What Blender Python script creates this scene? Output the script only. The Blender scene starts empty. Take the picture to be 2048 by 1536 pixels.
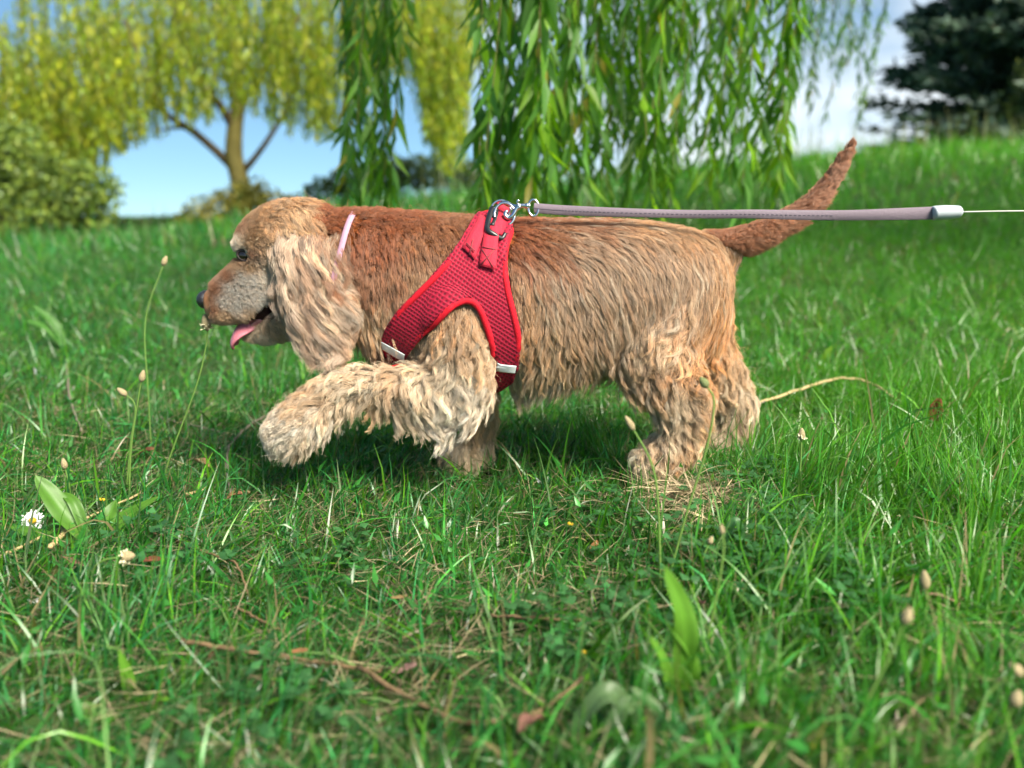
import bpy, bmesh, math, random
import numpy as np
from mathutils import Vector, Matrix
from mathutils.bvhtree import BVHTree

rng = np.random.default_rng(7)
random.seed(7)
scene = bpy.context.scene
C = scene.collection
R = math.radians

# ------------------------------------------------------------------ camera
FPX = 1650.0                      # focal length in pixels of a 2048 px wide frame
CAM = np.array([0.0, -1.30, 0.45])
PITCH = math.atan(348.0 / FPX)
cam_data = bpy.data.cameras.new('camera')
cam = bpy.data.objects.new('camera', cam_data)
C.objects.link(cam)
cam.location = CAM
cam.rotation_euler = (math.pi / 2 - PITCH, 0, 0)
cam_data.sensor_width = 36.0
cam_data.lens = 36.0 * FPX / 2048.0
cam_data.clip_start = 0.05
cam_data.clip_end = 3000.0
cam_data.dof.use_dof = True
cam_data.dof.focus_distance = 1.17
cam_data.dof.aperture_fstop = 2.6
scene.camera = cam

# ------------------------------------------------------------------ sky, sun, exposure
SUN_AZ, SUN_EL = R(138.0), R(46.0)      # azimuth clockwise from +Y (towards the right, a little behind the dog)
world = bpy.data.worlds.new('World')
scene.world = world
world.use_nodes = True
wn, wl = world.node_tree.nodes, world.node_tree.links
wn.clear()
sky = wn.new('ShaderNodeTexSky')
sky.sky_type = 'NISHITA'
sky.sun_disc = False
sky.sun_elevation = SUN_EL
sky.sun_rotation = SUN_AZ
sky.air_density = 1.0
sky.dust_density = 0.0
sky.altitude = 5000
sky.ozone_density = 4.5
bg = wn.new('ShaderNodeBackground')
bg.inputs[1].default_value = 0.10
wo = wn.new('ShaderNodeOutputWorld')
# thin bright cloud drifting over the sky
wtc = wn.new('ShaderNodeTexCoord')
wmp = wn.new('ShaderNodeMapping')
wmp.inputs['Scale'].default_value = (1.0, 1.0, 3.2)
wmp.inputs['Location'].default_value = (0.35, 0.1, 0.0)
wnz = wn.new('ShaderNodeTexNoise')
wnz.inputs['Scale'].default_value = 2.0; wnz.inputs['Detail'].default_value = 6; wnz.inputs['Roughness'].default_value = .55
wrp = wn.new('ShaderNodeMapRange')
wrp.inputs['From Min'].default_value = .46; wrp.inputs['From Max'].default_value = .68
wrp.inputs['To Max'].default_value = .85
wmx = wn.new('ShaderNodeMix'); wmx.data_type = 'RGBA'
wmx.inputs['B'].default_value = (3.6, 3.8, 3.85, 1)
wl.new(wtc.outputs['Generated'], wmp.inputs[0]); wl.new(wmp.outputs[0], wnz.inputs['Vector'])
wsx = wn.new('ShaderNodeSeparateXYZ'); wl.new(wtc.outputs['Generated'], wsx.inputs[0])
wad = wn.new('ShaderNodeMath'); wad.operation = 'MULTIPLY_ADD'; wad.inputs[1].default_value = .48      # hazier towards the sun side
wl.new(wsx.outputs['X'], wad.inputs[0]); wl.new(wnz.outputs['Fac'], wad.inputs[2])
wl.new(wad.outputs[0], wrp.inputs['Value']); wl.new(wrp.outputs[0], wmx.inputs['Factor'])
wgm = wn.new('ShaderNodeGamma'); wgm.inputs['Gamma'].default_value = .55      # gentler step from horizon to zenith
wml = wn.new('ShaderNodeMix'); wml.data_type = 'RGBA'; wml.blend_type = 'MULTIPLY'; wml.inputs['Factor'].default_value = 1.0
wml.clamp_result = False
wml.inputs['B'].default_value = (.60, .84, .92, 1)
wl.new(sky.outputs[0], wgm.inputs['Color']); wl.new(wgm.outputs[0], wml.inputs['A'])
wl.new(wml.outputs['Result'], wmx.inputs['A'])
wl.new(wmx.outputs['Result'], bg.inputs[0])
wl.new(bg.outputs[0], wo.inputs[0])

sun_data = bpy.data.lights.new('sun', 'SUN')
sun_data.energy = 3.2
sun_data.angle = R(26.0)
sun_data.color = (1.0, 0.91, 0.77)
sun = bpy.data.objects.new('sun', sun_data)
C.objects.link(sun)
sun_dir = Vector((math.sin(SUN_AZ) * math.cos(SUN_EL), math.cos(SUN_AZ) * math.cos(SUN_EL), math.sin(SUN_EL)))
sun.rotation_euler = sun_dir.to_track_quat('Z', 'Y').to_euler()
sun.location = sun_dir * 30

vs = scene.view_settings
vs.view_transform = 'Standard'
vs.look = 'None'
vs.gamma = 1.0
vs.use_curve_mapping = False
vs.exposure = 1.85

cy = scene.cycles
cy.max_bounces = 4
cy.diffuse_bounces = 2
cy.glossy_bounces = 3
cy.transmission_bounces = 4
cy.transparent_max_bounces = 8
cy.caustics_reflective = False
cy.caustics_refractive = False
cy.use_denoising = True
try:
    cy.denoiser = 'OPENIMAGEDENOISE'
    cy.denoising_prefilter = 'ACCURATE'
except Exception:
    pass
cy.use_adaptive_sampling = True
cy.adaptive_threshold = 0.02
cy.adaptive_min_samples = 24
cy.sample_clamp_indirect = 6.0
scene.cycles_curves.shape = 'RIBBONS'
scene.render.use_motion_blur = False

# ------------------------------------------------------------------ helpers
_cp, _sp = math.cos(PITCH), math.sin(PITCH)


def ray(px, py):
    a = (px - 1024.0) / FPX
    b = (768.0 - py) / FPX
    return np.array([a, _cp + b * _sp, -_sp + b * _cp])


def P(px, py, Y=0.0):
    """World point that the photograph shows at (px, py), at depth plane y = Y."""
    d = ray(px, py)
    return CAM + d * ((Y - CAM[1]) / d[1])


def proj(p):
    """Photograph pixel of world points (N,3)."""
    q = np.atleast_2d(p) - CAM
    dep = q[:, 1] * _cp - q[:, 2] * _sp
    u = q[:, 1] * _sp + q[:, 2] * _cp
    return np.stack([1024 + FPX * q[:, 0] / dep, 768 - FPX * u / dep], 1)


def srgb(r, g, b):
    out = []
    for c in (r, g, b):
        c = c / 255.0
        out.append(c / 12.92 if c <= 0.04045 else ((c + 0.055) / 1.055) ** 2.4)
    return np.array(out)


def norm(v, axis=-1):
    return v / np.maximum(np.linalg.norm(v, axis=axis, keepdims=True), 1e-9)


def tag(o, label=None, cat=None, group=None, kind=None):
    if label: o['label'] = label
    if cat: o['category'] = cat
    if group: o['group'] = group
    if kind: o['kind'] = kind
    return o


def empty(name, loc=(0, 0, 0), parent=None):
    o = bpy.data.objects.new(name, None)
    o.empty_display_size = 0.05
    C.objects.link(o)
    o.location = tuple(loc)
    if parent: attach(o, parent)
    return o


def attach(o, parent):
    """Parent o while keeping the world place its mesh was built in."""
    o.parent = parent
    off = Vector((0, 0, 0))
    p = parent
    while p is not None:
        off += p.location
        p = p.parent
    o.location = Vector(o.location) - off


def np_mesh(name, verts, faces, mat=None, col=None, uv=None, smooth=True, parent=None):
    """Mesh object from numpy arrays; faces (M,3) or (M,4); col per vertex (N,3); uv per vertex (N,2)."""
    me = mesh_data(name, verts, faces, mat, col, uv, smooth)
    o = bpy.data.objects.new(name, me)
    C.objects.link(o)
    if parent is not None: attach(o, parent)
    return o


def mesh_data(name, verts, faces, mat=None, col=None, uv=None, smooth=True):
    verts = np.asarray(verts, np.float32)
    faces = np.asarray(faces, np.int32)
    me = bpy.data.meshes.new(name)
    k = faces.shape[1]
    me.vertices.add(len(verts))
    me.vertices.foreach_set('co', verts.ravel())
    me.loops.add(faces.size)
    me.loops.foreach_set('vertex_index', faces.ravel())
    me.polygons.add(len(faces))
    me.polygons.foreach_set('loop_start', np.arange(0, faces.size, k, dtype=np.int32))
    me.polygons.foreach_set('loop_total', np.full(len(faces), k, np.int32))
    me.update(calc_edges=True)
    if smooth:
        me.polygons.foreach_set('use_smooth', np.ones(len(faces), bool))
    if col is not None:
        at = me.color_attributes.new('col', 'FLOAT_COLOR', 'POINT')
        c4 = np.ones((len(verts), 4), np.float32)
        c4[:, :3] = col
        at.data.foreach_set('color', c4.ravel())
    if uv is not None:
        ul = me.uv_layers.new(name='UVMap')
        ul.data.foreach_set('uv', np.asarray(uv, np.float32)[faces.ravel()].ravel())
    if mat is not None: me.materials.append(mat)
    return me


def join_parts(parts):
    """[(verts, faces, col)] -> one (verts, faces, col)."""
    vs_, fs_, cs_, n = [], [], [], 0
    for v, f, c in parts:
        vs_.append(v); fs_.append(np.asarray(f) + n); cs_.append(c); n += len(v)
    return np.concatenate(vs_), np.concatenate(fs_), (np.concatenate(cs_) if cs_[0] is not None else None)


def catmull(pts, n):
    """Smooth curve of n points through pts (k, d)."""
    pts = np.asarray(pts, float)
    k = len(pts)
    if k == 2:
        t = np.linspace(0, 1, n)[:, None]
        return pts[0] * (1 - t) + pts[1] * t
    ext = np.vstack([2 * pts[0] - pts[1], pts, 2 * pts[-1] - pts[-2]])
    u = np.linspace(0, k - 1 - 1e-6, n)
    i = u.astype(int)
    f = (u - i)[:, None]
    p0, p1, p2, p3 = ext[i], ext[i + 1], ext[i + 2], ext[i + 3]
    return 0.5 * (2 * p1 + (p2 - p0) * f + (2 * p0 - 5 * p1 + 4 * p2 - p3) * f ** 2 + (3 * p1 - p0 - 3 * p2 + p3) * f ** 3)


def frames(path):
    t = norm(np.gradient(path, axis=0))
    ref = np.array([0, 0, 1.0]) if abs(t[0][2]) < 0.9 else np.array([1.0, 0, 0])
    s = np.zeros_like(t); b = np.zeros_like(t)
    a = norm(np.cross(t[0], ref))
    for i in range(len(path)):
        a = norm(a - np.dot(a, t[i]) * t[i])
        s[i] = a
        b[i] = np.cross(t[i], a)
    return t, s, b


def tube(path, rad, sides=8, cap=True, closed=False, flat=1.0):
    """verts, quads of a tube along path; rad scalar or per point."""
    path = np.asarray(path, float)
    n = len(path)
    rad = np.broadcast_to(np.asarray(rad, float), (n,))
    t, s, b = frames(path)
    if closed:
        t = norm(np.roll(path, -1, 0) - np.roll(path, 1, 0))
    ang = np.linspace(0, 2 * math.pi, sides, endpoint=False)
    v = path[:, None] + rad[:, None, None] * (s[:, None] * np.cos(ang)[None, :, None] + flat * b[:, None] * np.sin(ang)[None, :, None])
    v = v.reshape(-1, 3)
    m = n if closed else n - 1
    i = np.arange(m)[:, None] * sides
    i2 = (np.arange(m)[:, None] + 1) % n * sides
    j = np.arange(sides)[None]
    j2 = (j + 1) % sides
    f = np.stack([i + j, i + j2, i2 + j2, i2 + j], -1).reshape(-1, 4)
    return v, f


def tube_obj(name, path, rad, mat, parent=None, sides=8, col=None, flat=1.0, closed=False):
    v, f = tube(path, rad, sides, cap=False, closed=closed, flat=flat)
    bm = bmesh.new()
    bv = [bm.verts.new(p) for p in v]
    for q in f: bm.faces.new([bv[k] for k in q])
    if not closed:
        bm.faces.new([bv[k] for k in range(sides)][::-1])
        bm.faces.new([bv[len(v) - sides + k] for k in range(sides)])
    for q in bm.faces: q.smooth = True
    me = bpy.data.meshes.new(name)
    bm.to_mesh(me); bm.free()
    me.materials.append(mat)
    if col is not None:
        at = me.color_attributes.new('col', 'FLOAT_COLOR', 'POINT')
        c4 = np.ones((len(me.vertices), 4), np.float32); c4[:, :3] = col
        at.data.foreach_set('color', c4.ravel())
    o = bpy.data.objects.new(name, me)
    C.objects.link(o)
    if parent is not None: attach(o, parent)
    return o


# ------------------------------------------------------------------ materials
def new_mat(name):
    m = bpy.data.materials.new(name)
    m.use_nodes = True
    nt = m.node_tree
    nt.nodes.clear()
    out = nt.nodes.new('ShaderNodeOutputMaterial')
    return m, nt.nodes, nt.links, out


def mat_plain(name, color, rough=0.6, metal=0.0, spec=0.5, noise=0.0, scale=60.0, bump=0.0, attr=False, sheen=0.0):
    m, N, L, out = new_mat(name)
    b = N.new('ShaderNodeBsdfPrincipled')
    b.inputs['Roughness'].default_value = rough
    b.inputs['Metallic'].default_value = metal
    b.inputs['Specular IOR Level'].default_value = spec
    if sheen:
        b.inputs['Sheen Weight'].default_value = sheen
    if attr:
        a = N.new('ShaderNodeAttribute'); a.attribute_name = 'col'
        csock = a.outputs['Color']
    else:
        rgb = N.new('ShaderNodeRGB'); rgb.outputs[0].default_value = (*color, 1)
        csock = rgb.outputs[0]
    if noise or bump:
        tc = N.new('ShaderNodeTexCoord')
        nz = N.new('ShaderNodeTexNoise'); nz.inputs['Scale'].default_value = scale; nz.inputs['Detail'].default_value = 4
        L.new(tc.outputs['Object'], nz.inputs['Vector'])
        if noise:
            mr = N.new('ShaderNodeMapRange')
            mr.inputs['To Min'].default_value = 1 - noise; mr.inputs['To Max'].default_value = 1 + noise
            L.new(nz.outputs['Fac'], mr.inputs['Value'])
            mx = N.new('ShaderNodeVectorMath'); mx.operation = 'SCALE'
            L.new(csock, mx.inputs[0]); L.new(mr.outputs[0], mx.inputs['Scale'])
            csock = mx.outputs[0]
        if bump:
            bp = N.new('ShaderNodeBump'); bp.inputs['Strength'].default_value = bump; bp.inputs['Distance'].default_value = 0.002
            L.new(nz.outputs['Fac'], bp.inputs['Height']); L.new(bp.outputs[0], b.inputs['Normal'])
    L.new(csock, b.inputs['Base Color'])
    L.new(b.outputs[0], out.inputs[0])
    return m


def mat_leaf(name, trans=0.45, rough=0.45, spec=0.4, tint=(1.25, 1.3, 0.55), hue_noise=0.0, scale=8.0):
    """Leaf or blade: colour from the 'col' attribute, part of the light passes through."""
    m, N, L, out = new_mat(name)
    a = N.new('ShaderNodeAttribute'); a.attribute_name = 'col'
    cs = a.outputs['Color']
    if hue_noise:
        tc = N.new('ShaderNodeTexCoord')
        nz = N.new('ShaderNodeTexNoise'); nz.inputs['Scale'].default_value = scale; nz.inputs['Detail'].default_value = 3
        L.new(tc.outputs['Object'], nz.inputs['Vector'])
        mr = N.new('ShaderNodeMapRange')
        mr.inputs['To Min'].default_value = 1 - hue_noise; mr.inputs['To Max'].default_value = 1 + hue_noise
        L.new(nz.outputs['Fac'], mr.inputs['Value'])
        mv = N.new('ShaderNodeVectorMath'); mv.operation = 'SCALE'
        L.new(cs, mv.inputs[0]); L.new(mr.outputs[0], mv.inputs['Scale'])
        cs = mv.outputs[0]
    b = N.new('ShaderNodeBsdfPrincipled')
    b.inputs['Roughness'].default_value = rough
    b.inputs['Specular IOR Level'].default_value = spec
    L.new(cs, b.inputs['Base Color'])
    mu = N.new('ShaderNodeVectorMath'); mu.operation = 'MULTIPLY'
    mu.inputs[1].default_value = tint
    L.new(cs, mu.inputs[0])
    tr = N.new('ShaderNodeBsdfTranslucent')
    L.new(mu.outputs[0], tr.inputs['Color'])
    mix = N.new('ShaderNodeMixShader'); mix.inputs[0].default_value = trans
    L.new(b.outputs[0], mix.inputs[1]); L.new(tr.outputs[0], mix.inputs[2])
    L.new(mix.outputs[0], out.inputs[0])
    return m
# ================================================================== ground
_rx = [-40, -6, -3.5, -1.6, 0, 3.25, 5.8, 9, 40]
_rz = [.02, .06, .15, .48, .60, .96, 1.11, 1.2, 1.3]


def sstep(t):
    t = np.clip(t, 0, 1)
    return t * t * (3 - 2 * t)


def height(x, y):
    x = np.asarray(x, float); y = np.asarray(y, float)
    h = np.interp(x, _rx, _rz) * sstep((y - .5) / 7.6)
    h = h - np.maximum(y - 9, 0) * .035
    h = np.maximum(h, -2.5)
    bump = .008 * np.sin(x * 7.1 + 1.3) * np.sin(y * 6.3 + .4) + .005 * np.sin(x * 17 + y * 9) + .004 * np.sin(y * 23 - x * 5)
    bump += .034 * sstep((x + .08) / .32) * (1 - .5 * sstep((y + .05) / .2))
    bump += .015 * np.exp(-(((x - .36) / .12) ** 2 + ((y + .17) / .07) ** 2))
    return h + bump * np.clip(1.2 - np.abs(y) / 14, 0, 1)


def G(px, py):
    """Ground point seen at a photograph pixel."""
    d = ray(px, py)
    t = .3
    for _ in range(4000):
        p = CAM + d * t
        if p[2] <= height(p[0], p[1]): break
        t += .004 + t * .002
    return CAM + d * t


gx = np.sinh(np.linspace(-6.2, 6.2, 190)) * 1.25
gy = np.concatenate([np.linspace(-4, 1.2, 90), 1.2 + np.sinh(np.linspace(0.06, 6.3, 120)) * 1.5])
XX, YY = np.meshgrid(gx, gy)
ZZ = height(XX, YY)
nxg = len(gx)
ii = (np.arange(len(gy) - 1)[:, None] * nxg + np.arange(nxg - 1)[None]).ravel()
gf = np.stack([ii, ii + 1, ii + 1 + nxg, ii + nxg], 1)
m, N, L_, out = new_mat('soil_and_thatch')
tc = N.new('ShaderNodeTexCoord')
n1 = N.new('ShaderNodeTexNoise'); n1.inputs['Scale'].default_value = 55; n1.inputs['Detail'].default_value = 6
n2 = N.new('ShaderNodeTexNoise'); n2.inputs['Scale'].default_value = 2.2; n2.inputs['Detail'].default_value = 5
rp = N.new('ShaderNodeValToRGB')
rp.color_ramp.elements[0].position = .35; rp.color_ramp.elements[0].color = (.014, .020, .008, 1)
rp.color_ramp.elements[1].position = .7; rp.color_ramp.elements[1].color = (.085, .070, .040, 1)
mx = N.new('ShaderNodeMix'); mx.data_type = 'RGBA'
mx.inputs['B'].default_value = (.024, .080, .014, 1)
b = N.new('ShaderNodeBsdfPrincipled'); b.inputs['Roughness'].default_value = .95; b.inputs['Specular IOR Level'].default_value = .1
bp = N.new('ShaderNodeBump'); bp.inputs['Strength'].default_value = .8; bp.inputs['Distance'].default_value = .01
L_.new(tc.outputs['Object'], n1.inputs['Vector']); L_.new(tc.outputs['Object'], n2.inputs['Vector'])
L_.new(n1.outputs['Fac'], rp.inputs[0]); L_.new(rp.outputs[0], mx.inputs['A']); gm = N.new('ShaderNodeMapRange'); gm.inputs['From Min'].default_value = .25; gm.inputs['From Max'].default_value = .6
L_.new(n2.outputs['Fac'], gm.inputs['Value']); L_.new(gm.outputs[0], mx.inputs['Factor'])
L_.new(mx.outputs['Result'], b.inputs['Base Color']); L_.new(n1.outputs['Fac'], bp.inputs['Height']); L_.new(bp.outputs[0], b.inputs['Normal'])
L_.new(b.outputs[0], out.inputs[0])
ground = np_mesh('ground', np.stack([XX.ravel(), YY.ravel(), ZZ.ravel()], 1), gf, m)
tag(ground, 'gently sloping meadow ground under the grass', 'ground', kind='structure')

# ================================================================== grass
M_grass = mat_leaf('grass_blade', trans=.42, rough=.30, spec=.5, tint=(1.25, 1.5, .45))
M_straw = mat_leaf('dry_straw', trans=.2, rough=.7, spec=.2, tint=(1, 1, .9))


def blades(root, az, lean, curl, length, width, col, K=4, twist=None, tipw=.06, base_dark=.92, profile=1.6, kink=None):
    """Ribbons: root (n,3); lean = angle from upright at the root, curl = extra bend to the tip."""
    n = len(root)
    t = np.linspace(0, 1, K + 1)
    th = lean[:, None] + curl[:, None] * t[None] ** 1.3
    if kink is not None:
        th = th + kink[:, None] * (t[None] > .55)
    th = np.clip(th, -2.6, 2.6)
    dirh = np.stack([np.cos(az), np.sin(az), np.zeros(n)], 1)
    step = (length / K)[:, None]
    hx = np.concatenate([np.zeros((n, 1)), np.cumsum(np.sin((th[:, 1:] + th[:, :-1]) / 2) * step, 1)], 1)
    hz = np.concatenate([np.zeros((n, 1)), np.cumsum(np.cos((th[:, 1:] + th[:, :-1]) / 2) * step, 1)], 1)
    p = root[:, None] + dirh[:, None] * hx[..., None]
    p[..., 2] += hz
    side = np.stack([-np.sin(az), np.cos(az), np.zeros(n)], 1)
    if twist is None: twist = rng.normal(0, .5, n)
    # twist the ribbon about its own line
    fwd = dirh[:, None] * np.sin(th)[..., None] + np.array([0, 0, 1.0]) * np.cos(th)[..., None]
    nrm = np.cross(fwd, side[:, None])
    tw = twist[:, None] * (1 + .8 * t[None])
    sv = side[:, None] * np.cos(tw)[..., None] + nrm * np.sin(tw)[..., None]
    w = np.maximum((1 - t ** profile), tipw) * np.minimum(.55 + 2.2 * t, 1)
    off = sv * (width[:, None] * w[None] * .5)[..., None]
    v = np.stack([p - off, p + off], 2).reshape(n, -1, 3)
    c = col[:, None] * (base_dark + (1 - base_dark) * np.minimum(1, t * 1.8))[None, :, None]  # shade at the blade foot painted in, faintly darker near the root
    c = np.repeat(c, 2, 1).reshape(n, -1, 3)
    per = 2 * (K + 1)
    k = np.arange(K) * 2
    q = np.stack([k, k + 1, k + 3, k + 2], 1)
    f = (np.arange(n)[:, None, None] * per + q[None]).reshape(-1, 4)
    return v.reshape(-1, 3), f, c.reshape(-1, 3)


def in_view(x, y, margin=.45):
    d = y - CAM[1]
    half = d * 1024 / FPX
    return np.abs(x) < half + margin


GREENS = np.array([(.026, .145, .022), (.036, .180, .024), (.022, .150, .042), (.078, .225, .014), (.018, .105, .020), (.034, .175, .050), (.065, .135, .045), (.085, .140, .050)])


def green(n, x, y, bright=1.0):
    c = GREENS[rng.integers(0, len(GREENS), n)] * np.exp(rng.normal(-.04, .42, n))[:, None]
    warm = np.clip((x + .15) / 1.0, 0, 1) * .62  # yellower to the right: sunnier side painted in, plus differing species
    warm = np.clip(warm + rng.normal(0, .15, n), 0, .8)[:, None]
    c = c * (1 - warm) + warm * np.array([.085, .260, .010]) * np.exp(rng.normal(0, .15, n))[:, None]
    dry = rng.random(n) < .035
    c[dry] = np.array([.24, .19, .10]) * np.exp(rng.normal(0, .2, dry.sum()))[:, None]
    return c * bright


def patch(x, y, f=1.0, s=0.0):
    return .5 + .25 * np.sin(x * 5.1 * f + 2 + s) * np.sin(y * 4.3 * f + s) + .25 * np.sin(x * 11.3 * f - y * 8.7 * f + 1 + s)


def scatter(n, x0, x1, y0, y1, margin=.45):
    x = rng.uniform(x0, x1, n); y = rng.uniform(y0, y1, n)
    k = in_view(x, y, margin)
    return x[k], y[k]


def clump_keep(x, y, k=1.0):
    g = G(1385, 1012)
    return (((x - g[0]) / (.085 * k)) ** 2 + ((y - g[1] + .02) / (.075 * k)) ** 2) > rng.uniform(.5, 1.3, len(x))


parts = []
# short sward near the dog
x, y = scatter(235000, -2.1, 2.1, -1.05, .75, .95)
keep = (rng.random(len(x)) < .5 + .6 * patch(x, y)) & clump_keep(x, y)
x, y = x[keep], y[keep]
n = len(x)
lush = np.clip((x - .10 - .25 * (y + .3)) / .5, 0, 1) * np.clip((y + .55) / .3, .25, 1)
pt = patch(x, y, .7, 3)
ln = rng.gamma(4, .0098, n) * (.70 + .55 * pt + .75 * lush) + .008
az = np.where(rng.random(n) < .45, rng.normal(.4, 1.0, n), rng.uniform(0, 2 * math.pi, n))
lean = np.abs(rng.normal(.85, .42, n)) * (1 - .25 * lush)
curl = rng.normal(.45, .75, n)
wd = rng.gamma(5, .00046, n) + .0006
broad = rng.random(n) < .06
wd[broad] *= 1.9; ln[broad] *= 1.1
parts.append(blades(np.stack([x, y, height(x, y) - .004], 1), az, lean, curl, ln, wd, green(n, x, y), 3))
# tufts: blades that share a root
x0, y0 = scatter(2200, -2.1, 2.1, -1.0, .9, .95)
keep = clump_keep(x0, y0, 1.15)
x0, y0 = x0[keep], y0[keep]
per = 14
x = np.repeat(x0, per); y = np.repeat(y0, per); n = len(x)
a0 = np.repeat(rng.normal(.4, 1.3, len(x0)), per)
lush = np.clip((x - .15) / .6, 0, 1)
sz = np.repeat(rng.uniform(.6, 1.25, len(x0)), per)
x = x + rng.normal(0, .008, n); y = y + rng.normal(0, .008, n)
parts.append(blades(np.stack([x, y, height(x, y) - .004], 1), a0 + rng.normal(0, .7, n), np.abs(rng.normal(.55, .3, n)), rng.normal(.6, .5, n),
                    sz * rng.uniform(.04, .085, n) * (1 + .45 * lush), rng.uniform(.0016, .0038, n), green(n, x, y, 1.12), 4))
# long leaning blades, bent over
x, y = scatter(2000, -2, 2, -.95, .6, .95)
keep = clump_keep(x, y, 1.2)
x, y = x[keep], y[keep]
n = len(x)
parts.append(blades(np.stack([x, y, height(x, y) - .004], 1), rng.uniform(0, 6.28, n), rng.uniform(.1, .9, n), rng.normal(1.0, .5, n), rng.uniform(.09, .17, n),
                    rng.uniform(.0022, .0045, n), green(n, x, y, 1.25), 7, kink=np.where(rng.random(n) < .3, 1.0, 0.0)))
# tall tufts: before the belly, beside the hind feet, at the corners
tx, ty, ta, tl = [], [], [], []
for (a_, b_, k_, len_, az_) in ((1190, 925, 34, .125, 1.9), (1225, 950, 26, .12, 2.2), (1160, 905, 20, .11, 1.5), (1120, 930, 16, .10, .9), (1540, 960, 46, .12, .45), (1610, 985, 52, .14, .4), (1690, 1000, 46, .13, .5), (1500, 930, 30, .10, .6),
                              (1760, 940, 40, .12, .8), (1860, 1010, 44, .14, 1.2), (1950, 1060, 44, .15, 1.5), (2000, 940, 40, .13, 1.4), (1450, 1090, 26, .11, .3), (930, 950, 18, .08, 1.2), (1010, 945, 20, .09, 1.9), (1330, 955, 14, .06, 2.4),
                              (1420, 925, 18, .08, .7), (330, 1250, 40, .11, 1.4), (230, 1300, 36, .11, 1.8), (150, 1240, 30, .10, 1.2), (700, 1000, 22, .07, 2.0), (1560, 1230, 34, .12, .7), (1700, 1200, 34, .12, 1.0), (1950, 1250, 40, .15, 1.3),
                              (1500, 1420, 30, .11, 1.4), (1840, 1430, 34, .12, 1.2), (90, 870, 24, .09, 2.2), (420, 1120, 20, .08, .9), (880, 1130, 22, .08, 1.7), (1080, 1180, 22, .09, 1.2)):
    g_ = G(a_, b_)
    tx.append(g_[0] + rng.normal(0, .016, k_)); ty.append(g_[1] + rng.normal(0, .016, k_)); ta.append(az_ + rng.normal(0, .55, k_)); tl.append(len_ * rng.uniform(.55, 1.15, k_))
tx, ty, ta, tl = (np.concatenate(q_) for q_ in (tx, ty, ta, tl))
n = len(tx)
parts.append(blades(np.stack([tx, ty, height(tx, ty) - .004], 1), ta, np.abs(rng.normal(.35, .25, n)), rng.normal(.55, .35, n), tl, rng.uniform(.0018, .0036, n), green(n, tx + .25, ty, 1.2), 6))
# mid distance
x, y = scatter(150000, -6.2, 6.2, .7, 4.2, 2.4)
n = len(x)
lush = np.clip((x + .5) / 2, 0, 1)
parts.append(blades(np.stack([x, y, height(x, y) - .004], 1), rng.uniform(0, 6.28, n), np.abs(rng.normal(.7, .4, n)), rng.normal(.5, .5, n),
                    rng.gamma(5, .0115, n) * (.8 + .6 * patch(x, y, .5) + .25 * lush), rng.uniform(.0028, .0055, n), green(n, x * .5, y, 1.1), 3))
# far slope
x, y = scatter(95000, -15, 14, 4.0, 11.5, 5)
n = len(x)
parts.append(blades(np.stack([x, y, height(x, y) - .005], 1), rng.uniform(0, 6.28, n), np.abs(rng.normal(.35, .3, n)), rng.normal(.4, .4, n),
                    rng.gamma(5, .024, n) * (.8 + .5 * patch(x, y, .3)), rng.uniform(.008, .016, n), green(n, x * .3, y, 1.15), 2))
# tall seeding stems along the ridge
x, y = scatter(900, -1, 11, 7.0, 10.5, 1.5)
n = len(x)
parts.append(blades(np.stack([x, y, height(x, y)], 1), rng.uniform(0, 6.28, n), np.abs(rng.normal(.1, .1, n)), rng.normal(.2, .2, n), rng.uniform(.3, .6, n),
                    rng.uniform(.006, .012, n), np.array([.22, .24, .10]) * np.exp(rng.normal(0, .2, n))[:, None], 3))
gv, gfc, gc = join_parts(parts)
grass = np_mesh('grass', gv, gfc, M_grass, col=gc)
tag(grass, 'green meadow grass covering the ground around the dog', 'grass', kind='stuff')
# dead thatch between the blades
x, y = scatter(52000, -1.8, 1.8, -1.0, .7, .7)
keep = rng.random(len(x)) < .25 + .9 * (1 - patch(x, y))
x, y = x[keep], y[keep]
n = len(x)
tv, tf, tcx = blades(np.stack([x, y, height(x, y) + rng.uniform(0, .024, n)], 1), rng.uniform(0, 6.28, n), rng.normal(1.40, .22, n), rng.normal(.1, .2, n), rng.uniform(.02, .07, n),
                     rng.uniform(.0008, .0019, n), np.array([.30, .25, .15]) * np.exp(rng.normal(0, .35, n))[:, None] * rng.uniform(.4, 1, n)[:, None], 2, base_dark=1)
th = np_mesh('dead_grass', tv, tf, M_straw, col=tcx)
tag(th, 'pale dead grass thatch lying between the green blades', 'dead grass', kind='stuff')
# small leafy weeds
x, y = scatter(7000, -2, 2, -1.0, 1.2, .95)
keep = (rng.random(len(x)) < patch(x, y, .8, 5) ** 1.5 * 1.5) & clump_keep(x, y, 1.1)
x, y = x[keep], y[keep]
n = len(x)
d_ = norm(np.stack([rng.normal(.2, 1, n), rng.normal(0, 1, n), rng.uniform(-.1, 1.2, n)], 1))
WEEDS = (np.stack([x, y, height(x, y) + rng.uniform(.008, .045, n)], 1), d_, norm(np.cross(d_, rng.normal(0, .35, (n, 3)) + np.array([0, 0, 1.0]))),
         rng.uniform(.014, .034, n), rng.uniform(.0045, .0085, n), np.array([.042, .200, .034]) * np.exp(rng.normal(0, .3, n))[:, None])


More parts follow.
